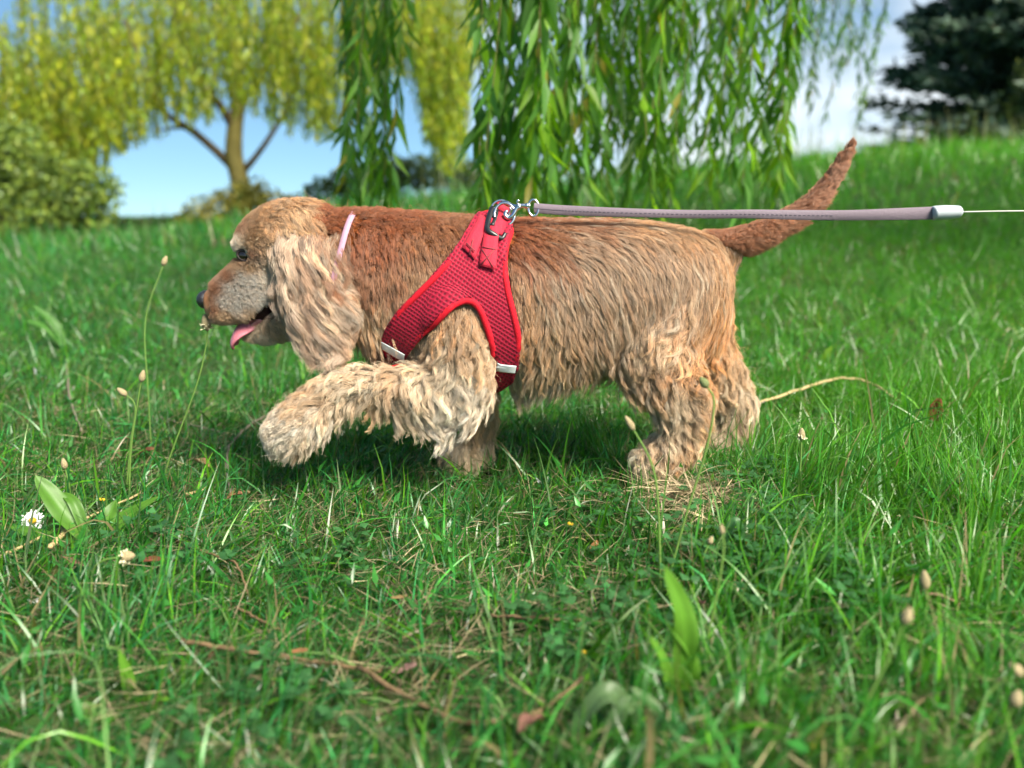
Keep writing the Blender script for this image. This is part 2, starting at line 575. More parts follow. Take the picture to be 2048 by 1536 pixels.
# ================================================================== trees and shrubs
M_willow = mat_leaf('willow_leaf', trans=.55, rough=.42, spec=.35, tint=(1.4, 1.4, .35))
M_bush = mat_leaf('bush_leaf', trans=.3, rough=.5, spec=.4, tint=(1.3, 1.3, .5))
M_needle = mat_leaf('conifer_needle', trans=.1, rough=.6, spec=.3)
M_bark = mat_plain('bark', (.11, .085, .055), rough=.9, spec=.1, noise=.5, scale=9, bump=1.0)
M_bark_lit = mat_plain('willow_bark_lit', (.24, .20, .07), rough=.9, spec=.1, noise=.45, scale=5, bump=1.0)  # yellow sunlight on the far trunk put into its bark colour
M_twig = mat_plain('willow_twig', (.15, .14, .05), rough=.7, spec=.2, noise=.2, scale=20)


def leaf_shapes(base, dirv, side, length, width, col, bend=.15):
    """Pointed leaves, 6 verts and 2 quads each, folded on the midrib."""
    n = len(base)
    nr = norm(np.cross(dirv, side))
    L = length[:, None]; W = width[:, None]
    p0 = base
    a = base + dirv * L * .38 + side * W * .5 + nr * W * .15
    b = base + dirv * L * .38 - side * W * .5 + nr * W * .15
    m1 = base + dirv * L * .42
    tip = base + dirv * L * .98 - nr * L * bend
    v = np.stack([p0, a, tip, b, m1], 1)
    f = np.array([[0, 4, 1], [4, 2, 1], [0, 3, 4], [4, 3, 2]])
    F = (np.arange(n)[:, None, None] * 5 + f[None]).reshape(-1, 3)
    c = np.repeat(col[:, None], 5, 1).reshape(-1, 3)
    return v.reshape(-1, 3), F, c


wv_, wf_, wc_ = leaf_shapes(*WEEDS)
weeds = np_mesh('meadow_weeds', wv_, wf_, M_grass, col=wc_, smooth=False)
tag(weeds, 'small pointed weed leaves scattered among the grass blades', 'weeds', kind='stuff')


def strand_leaves(path, spacing, llen, lwid, colf, spread=.55, t0=.0):
    """Leaves set alternately down a hanging twig."""
    seg = np.linalg.norm(np.diff(path, axis=0), axis=1)
    s = np.concatenate([[0], np.cumsum(seg)])
    at = np.arange(t0 * s[-1], s[-1], spacing)
    at = at + rng.normal(0, spacing * .25, len(at))
    base = np.stack([np.interp(at, s, path[:, k]) for k in range(3)], 1)
    n = len(at)
    tg = norm(np.gradient(path, axis=0))
    td = norm(np.stack([np.interp(at, s, tg[:, k]) for k in range(3)], 1))
    az = np.arange(n) * 2.4 + rng.normal(0, .6, n)
    out_ = np.stack([np.cos(az), np.sin(az), np.zeros(n)], 1)
    sp = np.abs(rng.normal(spread, .2, n))[:, None]
    d = norm(td + out_ * sp + np.array([0, 0, -.25]))
    sd = norm(np.cross(d, rng.normal(size=(n, 3))))
    return base, d, sd, llen * rng.uniform(.65, 1.15, n), lwid * rng.uniform(.7, 1.15, n), colf(n)


def twig_strip(path, r0, r1, sides=4):
    return tube(path, np.linspace(r0, r1, len(path)), sides, cap=False)


# ---- near willow: its trunk stands out of frame to the right, its twigs hang behind the dog
wt = empty('willow_tree', (4.3, 2.2, float(height(4.3, 2.2))))
tag(wt, 'green weeping willow whose leafy twigs hang down just behind the dog', 'tree')
tr = np.array([(4.3, 2.2, .0, .26), (4.25, 2.2, 1.0, .21), (4.1, 2.2, 1.9, .19), (3.8, 2.2, 2.6, .15), (3.4, 2.2, 3.2, .11)])
trc = catmull(tr, 16)
tube_obj('trunk', trc[:, :3], trc[:, 3], M_bark, wt, 14)
limbs = [[(4.05, 2.2, 2.0, .10), (2.6, 2.0, 2.8, .07), (1.0, 1.7, 2.95, .05), (-.3, 1.65, 2.9, .03), (-1.1, 1.75, 2.6, .015)],
         [(3.9, 2.2, 2.5, .09), (3.4, 1.4, 3.1, .06), (3.0, .8, 3.3, .04), (2.7, .4, 3.0, .02)],
         [(3.8, 2.2, 2.6, .10), (2.8, 3.0, 3.3, .07), (1.8, 3.8, 3.5, .04), (1.0, 4.3, 3.2, .02)],
         [(4.1, 2.2, 1.9, .10), (5.0, 1.9, 2.9, .07), (5.9, 1.6, 3.2, .03)],
         [(4.0, 2.2, 2.2, .09), (4.3, 3.4, 3.0, .06), (4.5, 4.6, 3.3, .03)],
         [(3.5, 2.2, 3.1, .09), (3.2, 2.2, 4.0, .06), (2.9, 2.0, 4.5, .03)]]
for lb in limbs:
    c = catmull(np.array(lb), 18)
    tube_obj('limb', c[:, :3], c[:, 3], M_bark, wt, 9)


def wcol(n):
    c = np.array([(.095, .240, .020), (.160, .320, .016), (.062, .175, .026), (.100, .250, .046)])[rng.integers(0, 4, n)]
    c = c * np.exp(rng.normal(0, .2, n))[:, None]
    yl = rng.random(n) < .02
    c[yl] = (.34, .30, .05)
    return c


strands = []     # (path, leaf arrays)
groups = [((686, 782), (330, 425), (1.45, 1.9), 12, .140, .024), ((955, 1115), (350, 440), (.95, 1.6), 22, .145, .025), ((1090, 1330), (250, 430), (1.1, 2.0), 29, .140, .024),
          ((1320, 1580), (230, 445), (1.2, 2.3), 25, .130, .022), ((1590, 1740), (60, 260), (3.6, 4.6), 18, .11, .019), ((1180, 1500), (120, 300), (2.4, 3.6), 26, .12, .020)]
for (xa, xb), (ya, yb), (Ya, Yb), cnt, ll, lw in groups:
    for i in range(cnt):
        px = xa + (xb - xa) * (i + rng.random()) / cnt
        py = rng.uniform(ya, yb)
        Y = rng.uniform(Ya, Yb)
        e = P(px, py, Y)
        top = np.array([e[0] + rng.normal(.12, .10), Y + rng.normal(0, .1), rng.uniform(2.35, 2.75)])
        k1 = e * .65 + top * .35 + np.array([rng.normal(0, .03), rng.normal(0, .03), 0])
        k2 = e * .25 + top * .75 + np.array([rng.normal(0, .04), rng.normal(0, .04), 0])
        path = catmull(np.array([top, k2, k1, e]), 16)
        strands.append((path, strand_leaves(path, .026, ll, lw, wcol), True))
# the rest of its crown, above and beside the picture
for i in range(230):
    a = rng.uniform(0, 6.28); r = math.sqrt(rng.random()) * 2.4
    cx, cy_ = 4.1 + r * math.cos(a), 2.4 + r * math.sin(a) * 1.0
    ztop = 4.6 - .28 * r * r * .9 + rng.normal(0, .15)
    d = cy_ - CAM[1]
    fr = .45 + .30 * d + .25 if (abs(cx) < d * .62 + .9) else .5 + rng.random() * .8
    zb = max(fr, .4)
    if ztop - zb < .35: ztop = zb + .6
    path = catmull(np.array([(cx, cy_, ztop), (cx + .06 * math.cos(a), cy_ + .06 * math.sin(a), (ztop + zb) / 2), (cx + .09 * math.cos(a), cy_ + .09 * math.sin(a), zb + rng.random() * .5)]), 8)
    strands.append((path, strand_leaves(path, .045, .12, .021, wcol), False))
M_leafmesh = {}
single = 0
rest, tw_rest = [], []
lv = np.array([(0, 0, 0), (.38, .5 * .155, .02), (.98, 0, -.13), (.38, -.5 * .155, .02), (.42, 0, 0)])
lf_ = np.array([[0, 4, 1], [4, 2, 1], [0, 3, 4], [4, 3, 2]])
leaf_meshes = [mesh_data('leaf', lv, lf_, M_willow, col=np.tile(c, (5, 1))) for c in ((.085, .200, .020), (.130, .260, .018), (.060, .150, .026), (.095, .215, .042), (.34, .30, .05))]
for si, (path, (base, d, sd, ll, lw, cc), nearb) in enumerate(strands):
    if nearb:
        br = tube_obj('hanging_twig', path, np.linspace(.0032, .0012, len(path)), M_twig, wt, 5)
        vis = (proj(base)[:, 1] > -20)
        take = np.where(vis)[0]
        take = take[rng.permutation(len(take))[:4]] if single < 300 else []
        for j in take:
            o = bpy.data.objects.new('leaf', leaf_meshes[rng.integers(0, 4) if rng.random() > .05 else 4])
            C.objects.link(o)
            z = np.cross(d[j], sd[j])
            mtx = Matrix(((d[j][0], sd[j][0], z[0], 0), (d[j][1], sd[j][1], z[1], 0), (d[j][2], sd[j][2], z[2], 0), (0, 0, 0, 1)))
            o.location = base[j]
            o.rotation_euler = mtx.to_euler()
            o.scale = (ll[j],) * 3
            attach(o, br)
            single += 1
        kk = np.ones(len(base), bool); kk[list(take)] = False
        rest.append(leaf_shapes(base[kk], d[kk], sd[kk], ll[kk], lw[kk], cc[kk]))
    else:
        tv_, tf_ = twig_strip(path, .004, .002)
        tw_rest.append((tv_, tf_, None))
        rest.append(leaf_shapes(base, d, sd, ll, lw, cc))
v, f, c = join_parts(rest)
o = np_mesh('foliage', v, f, M_willow, col=c, parent=wt, smooth=False); o['kind'] = 'stuff'
v, f, _ = join_parts(tw_rest)
o = np_mesh('fine_twigs', v, f, M_twig, parent=wt); o['kind'] = 'stuff'

# ---- far willow with a leaning yellow-lit trunk
WY = 12.0
fw = empty('yellow_willow', P(480, 420, WY) * np.array([1, 1, 0]))
tag(fw, 'yellow green weeping willow with a forked trunk behind the head of the dog', 'tree')


def pxchain(rows, Y, n):
    sc = (Y - CAM[1]) / FPX
    return catmull(np.array([[*P(a, b, Y + (e if e else 0)), w * sc] for a, b, w, e in rows], float), n)


c = pxchain([(492, 470, 24, 0), (486, 400, 20, 0), (478, 355, 18, 0), (468, 310, 17, 0), (470, 255, 15, 0), (478, 190, 12, 0), (470, 110, 9, .3), (450, 20, 6, .5), (440, -90, 4, .5)], WY, 30)
tube_obj('trunk', c[:, :3], c[:, 3], M_bark_lit, fw, 12)
for rows in ([(466, 335, 9, 0), (430, 300, 8, 0), (385, 262, 7, 0), (330, 225, 5, -.3), (290, 150, 4, -.5), (250, 40, 3, -.5)],
             [(484, 345, 8, 0), (510, 315, 6, 0), (545, 265, 5, .2), (580, 200, 4, .4), (610, 90, 3, .4)],
             [(470, 262, 9, 0), (440, 210, 8, -.2), (395, 160, 7, -.5), (360, 60, 5, -.8), (340, -60, 4, -.8)],
             [(475, 215, 8, 0), (520, 150, 6, .2), (580, 60, 5, .4), (680, -60, 4, .4), (860, -130, 3, 0)],
             [(395, 262, 4, 0), (360, 255, 3, 0), (310, 262, 2, 0)]):
    c = pxchain(rows, WY, 16)
    tube_obj('limb', c[:, :3], c[:, 3], M_bark, fw, 8)


def ycol(n):
    c = np.array([(.30, .38, .026), (.23, .34, .026), (.40, .42, .03), (.16, .25, .026)])[rng.integers(0, 4, n)]
    return c * np.exp(rng.normal(0, .22, n))[:, None]


bx = [-400, 0, 60, 140, 200, 235, 290, 340, 420, 470, 520, 580, 640, 700, 760, 825, 850, 890, 925, 945, 1000]
by = [470, 440, 420, 390, 350, 310, 285, 270, 250, 225, 240, 270, 285, 270, 190, 160, 280, 350, 340, 150, 60]
rest, tws = [], []
for i in range(1750):
    rr_ = rng.random()
    px = rng.uniform(-300, 960) if rr_ < .70 else (rng.normal(885, 26) if rr_ < .78 else rng.uniform(-120, 250))
    lim = np.interp(px, bx, by)
    py = lim - abs(rng.normal(0, 70)) if rng.random() < .8 else rng.uniform(-200, lim)
    Y = WY + rng.uniform(-2.2, 2.0)
    e = P(px, py, Y)
    ln = rng.uniform(.9, 2.0)
    top = e + np.array([rng.normal(0, .15), rng.normal(0, .15), ln])
    path = catmull(np.array([top, (e + top) / 2 + rng.normal(0, .05, 3), e]), 7)
    rest.append(leaf_shapes(*strand_leaves(path, .050, .150, .044, ycol)))
    tv_, tf_ = twig_strip(path, .006, .003, 3)
    tws.append((tv_, tf_, None))
v, f, c = join_parts(rest)
o = np_mesh('crown', v, f, M_willow, col=c, parent=fw, smooth=False)
v, f, _ = join_parts(tws)
o = np_mesh('fine_twigs', v, f, M_twig, parent=fw); o['kind'] = 'stuff'


def leaf_blob(name, label, cat, lobes, Y, n, llen, lwid, pal, mat, depth=.8, group=None, stem=True):
    """Shrub: leaves through lobes given as (px, py, rx, ry) in the photo at depth Y, thinner inside."""
    sc = (Y - CAM[1]) / FPX
    allb = []
    root = empty(name, (0, 0, 0))
    px0 = np.mean([l[0] for l in lobes]); g = P(px0, max(l[1] + l[3] for l in lobes), Y)
    root.location = (g[0], Y, float(height(g[0], Y)))
    ar = np.array([l[2] * l[3] for l in lobes], float); ar /= ar.sum()
    for (px, py, rx, ry), a in zip(lobes, ar):
        k = int(n * a)
        u = norm(rng.normal(size=(k, 3))) * (rng.random(k) ** .28)[:, None]
        u *= (1 + .22 * np.sin(u[:, :1] * 9 + px) * np.sin(u[:, 2:] * 8 + py))
        c0 = P(px, py, Y)
        p = c0 + u * np.array([rx * sc, max(rx, ry) * sc * depth, ry * sc])
        d = norm(u * .6 + rng.normal(size=(k, 3)) * .8 + np.array([0, 0, .1]))
        sd = norm(np.cross(d, rng.normal(size=(k, 3))))
        cc = pal[rng.integers(0, len(pal), k)] * np.exp(rng.normal(0, .25, k))[:, None]
        ok = p[:, 2] > height(p[:, 0], p[:, 1]) - .02
        allb.append(leaf_shapes(p[ok], d[ok], sd[ok], llen * rng.uniform(.6, 1.2, ok.sum()), lwid * rng.uniform(.6, 1.2, ok.sum()), cc[ok]))
    v, f, c = join_parts(allb)
    np_mesh('crown', v, f, mat, col=c, parent=root, smooth=False)
    if stem:
        for (px, py, rx, ry) in lobes[:6]:
            a = np.array(root.location) + rng.normal(0, .08, 3) * np.array([1, 1, 0])
            b_ = P(px, py, Y)
            q = catmull(np.array([a, (a + b_) / 2 + rng.normal(0, .06, 3), b_]), 8)
            tube_obj('stem', q, np.linspace(.03, .012, 8), M_bark, root, 6)
    tag(root, label, cat, group)
    return root


PB = np.array([(.17, .25, .04), (.23, .30, .045), (.12, .19, .04), (.08, .14, .035)])
PD = np.array([(.045, .085, .028), (.055, .105, .032), (.034, .066, .026)])
leaf_blob('shrub', 'light green leafy shrub under the willow at the edge of the lawn', 'shrub',
          [(-60, 380, 110, 110), (40, 350, 80, 80), (120, 390, 80, 80), (60, 440, 110, 60), (180, 430, 50, 50), (200, 380, 40, 45), (-20, 290, 90, 60)], 8.4, 9000, .085, .05, PB, M_bush)
leaf_blob('bramble', 'rounded yellow olive bush at the foot of the forked willow', 'shrub',
          [(480, 410, 60, 40), (440, 430, 70, 40), (530, 425, 60, 45), (395, 445, 50, 28), (500, 385, 36, 26), (580, 430, 50, 40)], 11.2, 5200, .07, .045,
          np.array([(.24, .22, .04), (.15, .16, .035), (.09, .11, .03), (.32, .28, .045)]), M_bush)
leaf_blob('far_shrub', 'low dim green shrub between the leafy shrub and the olive bush', 'shrub',
          [(340, 455, 60, 22), (280, 462, 50, 22), (230, 465, 50, 26), (370, 470, 60, 22)], 12.5, 2600, .08, .05, np.array([(.06, .10, .04), (.09, .13, .04)]), M_bush)
leaf_blob('hedge', 'dark clipped hedge on the skyline behind the withers of the dog', 'hedge',
          [(720, 372, 60, 45), (780, 352, 60, 38), (840, 345, 60, 32), (900, 350, 60, 34), (960, 356, 60, 34), (1010, 362, 50, 30), (660, 395, 60, 40)], 15.0, 9000, .09, .06, PD, M_bush, depth=.9)

# ---- dark conifer at the right
CY = 13.0
cf = empty('conifer', tuple(P(2085, 300, CY) * np.array([1, 1, 0]) + np.array([0, 0, 1.1])))
tag(cf, 'dark blue green conifer standing on the grassy ridge', 'tree')
base = np.array(cf.location)
q = catmull(np.array([base + (0, 0, -.3), base + (0, 0, 2), base + (.1, 0, 5.5)]), 12)
tube_obj('trunk', q, np.linspace(.22, .05, 12), M_bark, cf, 10)
lv_, br_ = [], []
for i in range(760):
    h = rng.random() ** .8 * 5.6
    a = rng.uniform(0, 6.28)
    Lb = (2.75 - .30 * h) * rng.uniform(.75, 1.12)
    dr = np.array([math.cos(a), math.sin(a), 0])
    b0 = base + np.array([0, 0, h])
    pth = catmull(np.array([b0, b0 + dr * Lb * .5 + (0, 0, .18), b0 + dr * Lb + (0, 0, .30 + rng.normal(0, .1))]), 8)
    tv_, tf_ = twig_strip(pth, .018, .005, 3)
    br_.append((tv_, tf_, None))
    k = 90
    u = rng.random(k) ** .75
    bp_ = np.stack([np.interp(u * 7, np.arange(8), pth[:, j]) for j in range(3)], 1) + rng.normal(0, .05, (k, 3))
    sdv = np.array([-dr[1], dr[0], 0])
    d = norm(dr * .8 + sdv * rng.normal(0, .8, k)[:, None] + rng.normal(0, .25, (k, 3)) + np.array([0, 0, .1]))
    sd = norm(np.cross(d, rng.normal(size=(k, 3))))
    cc = np.array([(.050, .090, .070), (.064, .110, .080), (.080, .130, .085)])[rng.integers(0, 3, k)] * np.exp(rng.normal(0, .25, k))[:, None]
    lv_.append(leaf_shapes(bp_, d, sd, rng.uniform(.14, .30, k), rng.uniform(.06, .11, k), cc))
v, f, c = join_parts(lv_)
np_mesh('crown', v, f, M_needle, col=c, parent=cf, smooth=False)
v, f, _ = join_parts(br_)
np_mesh('branches', v, f, M_bark, parent=cf)['kind'] = 'stuff'
leaf_blob('yellow_green_shrub', 'yellow green shrub in front of the dark conifer', 'shrub',
          [(2050, 160, 26, 40), (2080, 200, 50, 60), (2035, 245, 40, 50), (2100, 270, 60, 60)], 11.6, 2600, .08, .05, np.array([(.16, .20, .04), (.10, .15, .05), (.05, .08, .04)]), M_bush)  # leaves of a yellow-green palette
# ================================================================== the dog
def ring_loft(centres, ups, sides_, ru, rs, n=20, power=2.3):
    """Closed loft of superellipse rings: centre, up and side vectors, half sizes."""
    ang = np.linspace(0, 2 * math.pi, n, endpoint=False)
    ca, sa = np.cos(ang), np.sin(ang)
    e = 2.0 / power
    cu = np.sign(sa) * np.abs(sa) ** e
    cs = np.sign(ca) * np.abs(ca) ** e
    v = np.asarray(centres)[:, None] + np.asarray(ups)[:, None] * (np.asarray(ru)[:, None] * cu[None])[..., None] \
        + np.asarray(sides_)[:, None] * (np.asarray(rs)[:, None] * cs[None])[..., None]
    m = len(centres)
    v = v.reshape(-1, 3)
    f = []
    for i in range(m - 1):
        for j in range(n):
            f.append((i * n + j, i * n + (j + 1) % n, (i + 1) * n + (j + 1) % n, (i + 1) * n + j))
    f.append(tuple(range(n))[::-1])
    f.append(tuple(range((m - 1) * n, m * n)))
    return v, f


def limb(chain, n=14):
    """Tapered limb through (px, py, Y, radius) joints, smooth, round ends."""
    a = np.array([[*P(c[0], c[1], c[2]), c[3]] for c in chain])
    a = catmull(a, max(10, 5 * len(chain)))
    p, r = a[:, :3], a[:, 3]
    t = norm(np.gradient(p, axis=0))
    # rounded ends
    p = np.vstack([p[0] - t[0] * r[0] * .85, p[0] - t[0] * r[0] * .5, p, p[-1] + t[-1] * r[-1] * .5, p[-1] + t[-1] * r[-1] * .85])
    r = np.concatenate([[r[0] * .45, r[0] * .85], r, [r[-1] * .85, r[-1] * .45]])
    _, s, b = frames(p)
    return ring_loft(p, b, s, r, r, n, 2.0)


def vsec(rows, Yc=0.0, n=24, power=2.3):
    """Loft of upright sections: (px, top, bottom, half width[, Y])."""
    cs, ru, rs = [], [], []
    for row in rows:
        px, top, bot, hw = row[:4]
        Yr = row[4] if len(row) > 4 else Yc
        a, b = P(px, top, Yr), P(px, bot, Yr)
        cs.append((a + b) / 2); ru.append(np.linalg.norm(a - b) / 2); rs.append(hw)
    k = len(cs)
    allp = catmull(np.column_stack([np.array(cs), ru, rs]), 4 * k)
    return ring_loft(allp[:, :3], np.tile([0, 0, 1.0], (4 * k, 1)), np.tile([0, 1.0, 0], (4 * k, 1)), allp[:, 3], allp[:, 4], n, power)


def ellipsoid(c, rx, ry, rz, rot=0.0, n=16):
    """rot turns it in the picture plane (about y)."""
    v, f = [], []
    th = np.linspace(0.02, math.pi - 0.02, n)
    for a in th:
        for b in np.linspace(0, 2 * math.pi, 2 * n, endpoint=False):
            v.append((math.cos(a) * rx, math.sin(a) * math.cos(b) * ry, math.sin(a) * math.sin(b) * rz))
    v = np.array(v)
    cr, sr = math.cos(rot), math.sin(rot)
    v = np.stack([v[:, 0] * cr - v[:, 2] * sr, v[:, 1], v[:, 0] * sr + v[:, 2] * cr], 1) + c
    m = 2 * n
    for i in range(n - 1):
        for j in range(m):
            f.append((i * m + j, i * m + (j + 1) % m, (i + 1) * m + (j + 1) % m, (i + 1) * m + j))
    f.append(tuple(range(m))[::-1]); f.append(tuple(range((n - 1) * m, n * m)))
    return v, f


PXM = 1.0 / 1295.0     # metres per photo pixel at the dog
TORSO = [(650, 425, 590, .050), (700, 424, 640, .064), (740, 424, 676, .074), (800, 428, 712, .088), (860, 432, 735, .098), (930, 437, 756, .104),
         (1000, 440, 764, .108), (1080, 444, 752, .113), (1180, 446, 722, .116), (1280, 450, 705, .114), (1360, 462, 700, .104),
         (1415, 482, 692, .082), (1440, 520, 660, .050)]
LEGS = {
    'front_near': [(905, 610, -.062, .050), (925, 690, -.080, .046), (905, 775, -.090, .036), (805, 780, -.095, .029),
                   (715, 770, -.096, .022), (655, 796, -.096, .024), (598, 844, -.096, .033), (568, 866, -.096, .028)],
    'front_far': [(945, 690, .05, .042), (955, 790, .065, .028), (955, 860, .068, .021), (948, 895, .066, .023), (922, 916, .064, .024), (907, 922, .064, .019)],
    'hind_near': [(1345, 585, -.040, .068), (1310, 690, -.062, .058), (1345, 760, -.085, .042), (1378, 805, -.086, .030), (1362, 870, -.086, .024),
                  (1348, 900, -.086, .027), (1312, 920, -.086, .026), (1295, 925, -.086, .021)],
    'hind_far': [(1370, 600, .05, .070), (1390, 690, .07, .056), (1445, 760, .085, .034), (1470, 800, .088, .027), (1464, 850, .088, .024),
                 (1447, 876, .088, .025), (1424, 886, .088, .022)],
    'tail': [(1420, 505, .0, .030), (1468, 490, .0, .021), (1545, 457, .0, .0145), (1622, 408, .0, .0108), (1672, 346, .0, .0074), (1704, 288, .0, .0036)],
}
MUZZLE = [(545, 455, 645, .044, -.005), (512, 490, 640, .041, -.005), (487, 516, 638, .036, -.005), (462, 540, 640, .031, -.005), (440, 560, 642, .027, -.005),
          (424, 574, 638, .023, -.005), (413, 583, 628, .017, -.005)]
pieces = []
pieces.append(vsec(TORSO))
for k, ch in LEGS.items():
    pieces.append(limb(ch))
pieces.append(ellipsoid(P(586, 484, -.004), .086, .058, .060, R(9)))          # skull
pieces.append(vsec(MUZZLE, power=2.4))
pieces.append(ellipsoid(P(520, 560, -.030), .030, .016, .040, 0))               # cheek
pieces.append(limb([(590, 620, -.004, .034), (545, 652, -.004, .022), (505, 664, -.004, .013), (492, 664, -.004, .009)]))   # lower jaw
for s in (-1, 1):                                                              # brow ridges and lips
    pieces.append(ellipsoid(P(486, 484, -.004 + s * .027), .014, .010, .008, R(25)))
    pieces.append(ellipsoid(P(455, 622, -.004 + s * .016), .027, .013, .014, R(-2)))
    pieces.append(ellipsoid(P(492, 612, -.004 + s * .023), .024, .012, .020, R(-20)))
    e0, e1 = P(626, 478, -.004 + s * .054), P(654, 690, -.004 + s * .074)       # ear leathers
    cs = catmull(np.array([e0, P(636, 540, -.004 + s * .066), P(647, 620, -.004 + s * .074), e1]), 10)
    pieces.append(ring_loft(cs, np.tile([1.0, 0, 0], (10, 1)), np.tile([0, 1.0, 0], (10, 1)),
                            np.interp(np.linspace(0, 1, 10), [0, .3, .75, 1], [.028, .043, .047, .026]), np.full(10, .0085), 16, 2.2))

bm = bmesh.new()
for v, f in pieces:
    bv = [bm.verts.new(p) for p in v]
    for q in f:
        try: bm.faces.new([bv[i] for i in q])
        except ValueError: pass
bmesh.ops.recalc_face_normals(bm, faces=bm.faces)
tmp_me = bpy.data.meshes.new('tmp_body')
bm.to_mesh(tmp_me); bm.free()
tmp = bpy.data.objects.new('tmp_body', tmp_me)
C.objects.link(tmp)
md = tmp.modifiers.new('r', 'REMESH'); md.mode = 'VOXEL'; md.voxel_size = 0.0042
md = tmp.modifiers.new('s', 'SMOOTH'); md.factor = 0.5; md.iterations = 5
dg = bpy.context.evaluated_depsgraph_get()
ev = tmp.evaluated_get(dg).to_mesh()
nv, nf = len(ev.vertices), len(ev.polygons)
BV = np.empty(nv * 3); ev.vertices.foreach_get('co', BV); BV = BV.reshape(-1, 3)
ev.calc_loop_triangles()
BT = np.empty(len(ev.loop_triangles) * 3, np.int32); ev.loop_triangles.foreach_get('vertices', BT); BT = BT.reshape(-1, 3)
tmp.evaluated_get(dg).to_mesh_clear()
bpy.data.objects.remove(tmp); bpy.data.meshes.remove(tmp_me)
body_bvh = BVHTree.FromPolygons([tuple(v) for v in BV], [tuple(t) for t in BT])


def seg_dist(p, a, b, ra, rb):
    ab = b - a
    t = np.clip(((p - a) @ ab) / max(ab @ ab, 1e-9), 0, 1)
    return np.linalg.norm(p - (a + t[:, None] * ab), axis=1) - (ra + t * (rb - ra))


def classify(p):
    """0 torso 1 head 2 ear 3 front_near 4 front_far 5 hind_near 6 hind_far 7 tail"""
    D = np.full((8, len(p)), 9.0)
    rows = TORSO
    for a, b in zip(rows[:-1], rows[1:]):
        pa, pb = (P(a[0], (a[1] + a[2]) / 2), P(b[0], (b[1] + b[2]) / 2))
        q = p.copy(); s = .42
        def sc(v, hh, hw): return v
        ha, hb = (a[2] - a[1]) / 2 * PXM, (b[2] - b[1]) / 2 * PXM
        # squash to a round section
        ky = ((ha / a[3]) + (hb / b[3])) / 2
        q[:, 1] = q[:, 1] * ky
        D[0] = np.minimum(D[0], seg_dist(q, pa, pb, ha, hb))
    cols = {'front_near': 3, 'front_far': 4, 'hind_near': 5, 'hind_far': 6, 'tail': 7}
    for k, i in cols.items():
        ch = LEGS[k]
        for a, b in zip(ch[:-1], ch[1:]):
            D[i] = np.minimum(D[i], seg_dist(p, P(*a[:3]), P(*b[:3]), a[3], b[3]))
    for a, b in zip(MUZZLE[:-1], MUZZLE[1:]):
        D[1] = np.minimum(D[1], seg_dist(p, P(a[0], (a[1] + a[2]) / 2, -.005), P(b[0], (b[1] + b[2]) / 2, -.005), (a[2] - a[1]) / 2 * PXM * .8, (b[2] - b[1]) / 2 * PXM * .8))
    D[1] = np.minimum(D[1], seg_dist(p, P(560, 485, 0), P(590, 487, 0), .058, .056))
    D[1] = np.minimum(D[1], seg_dist(p, P(590, 620, 0), P(492, 664, 0), .034, .009))
    for s in (-1, 1):
        for a, b in (((626, 478, s * .056), (636, 540, s * .068)), ((636, 540, s * .068), (647, 620, s * .076)), ((647, 620, s * .076), (654, 690, s * .076))):
            q = p.copy(); pa, pb = P(*a), P(*b)
            q[:, 0] = pa[0] + (q[:, 0] - pa[0]) * .27
            pb2 = pb.copy(); pb2[0] = pa[0] + (pb[0] - pa[0]) * .27
            D[2] = np.minimum(D[2], seg_dist(q, pa, pb2, .012, .012))
    D[2] -= .002
    return np.argmin(D, 0)


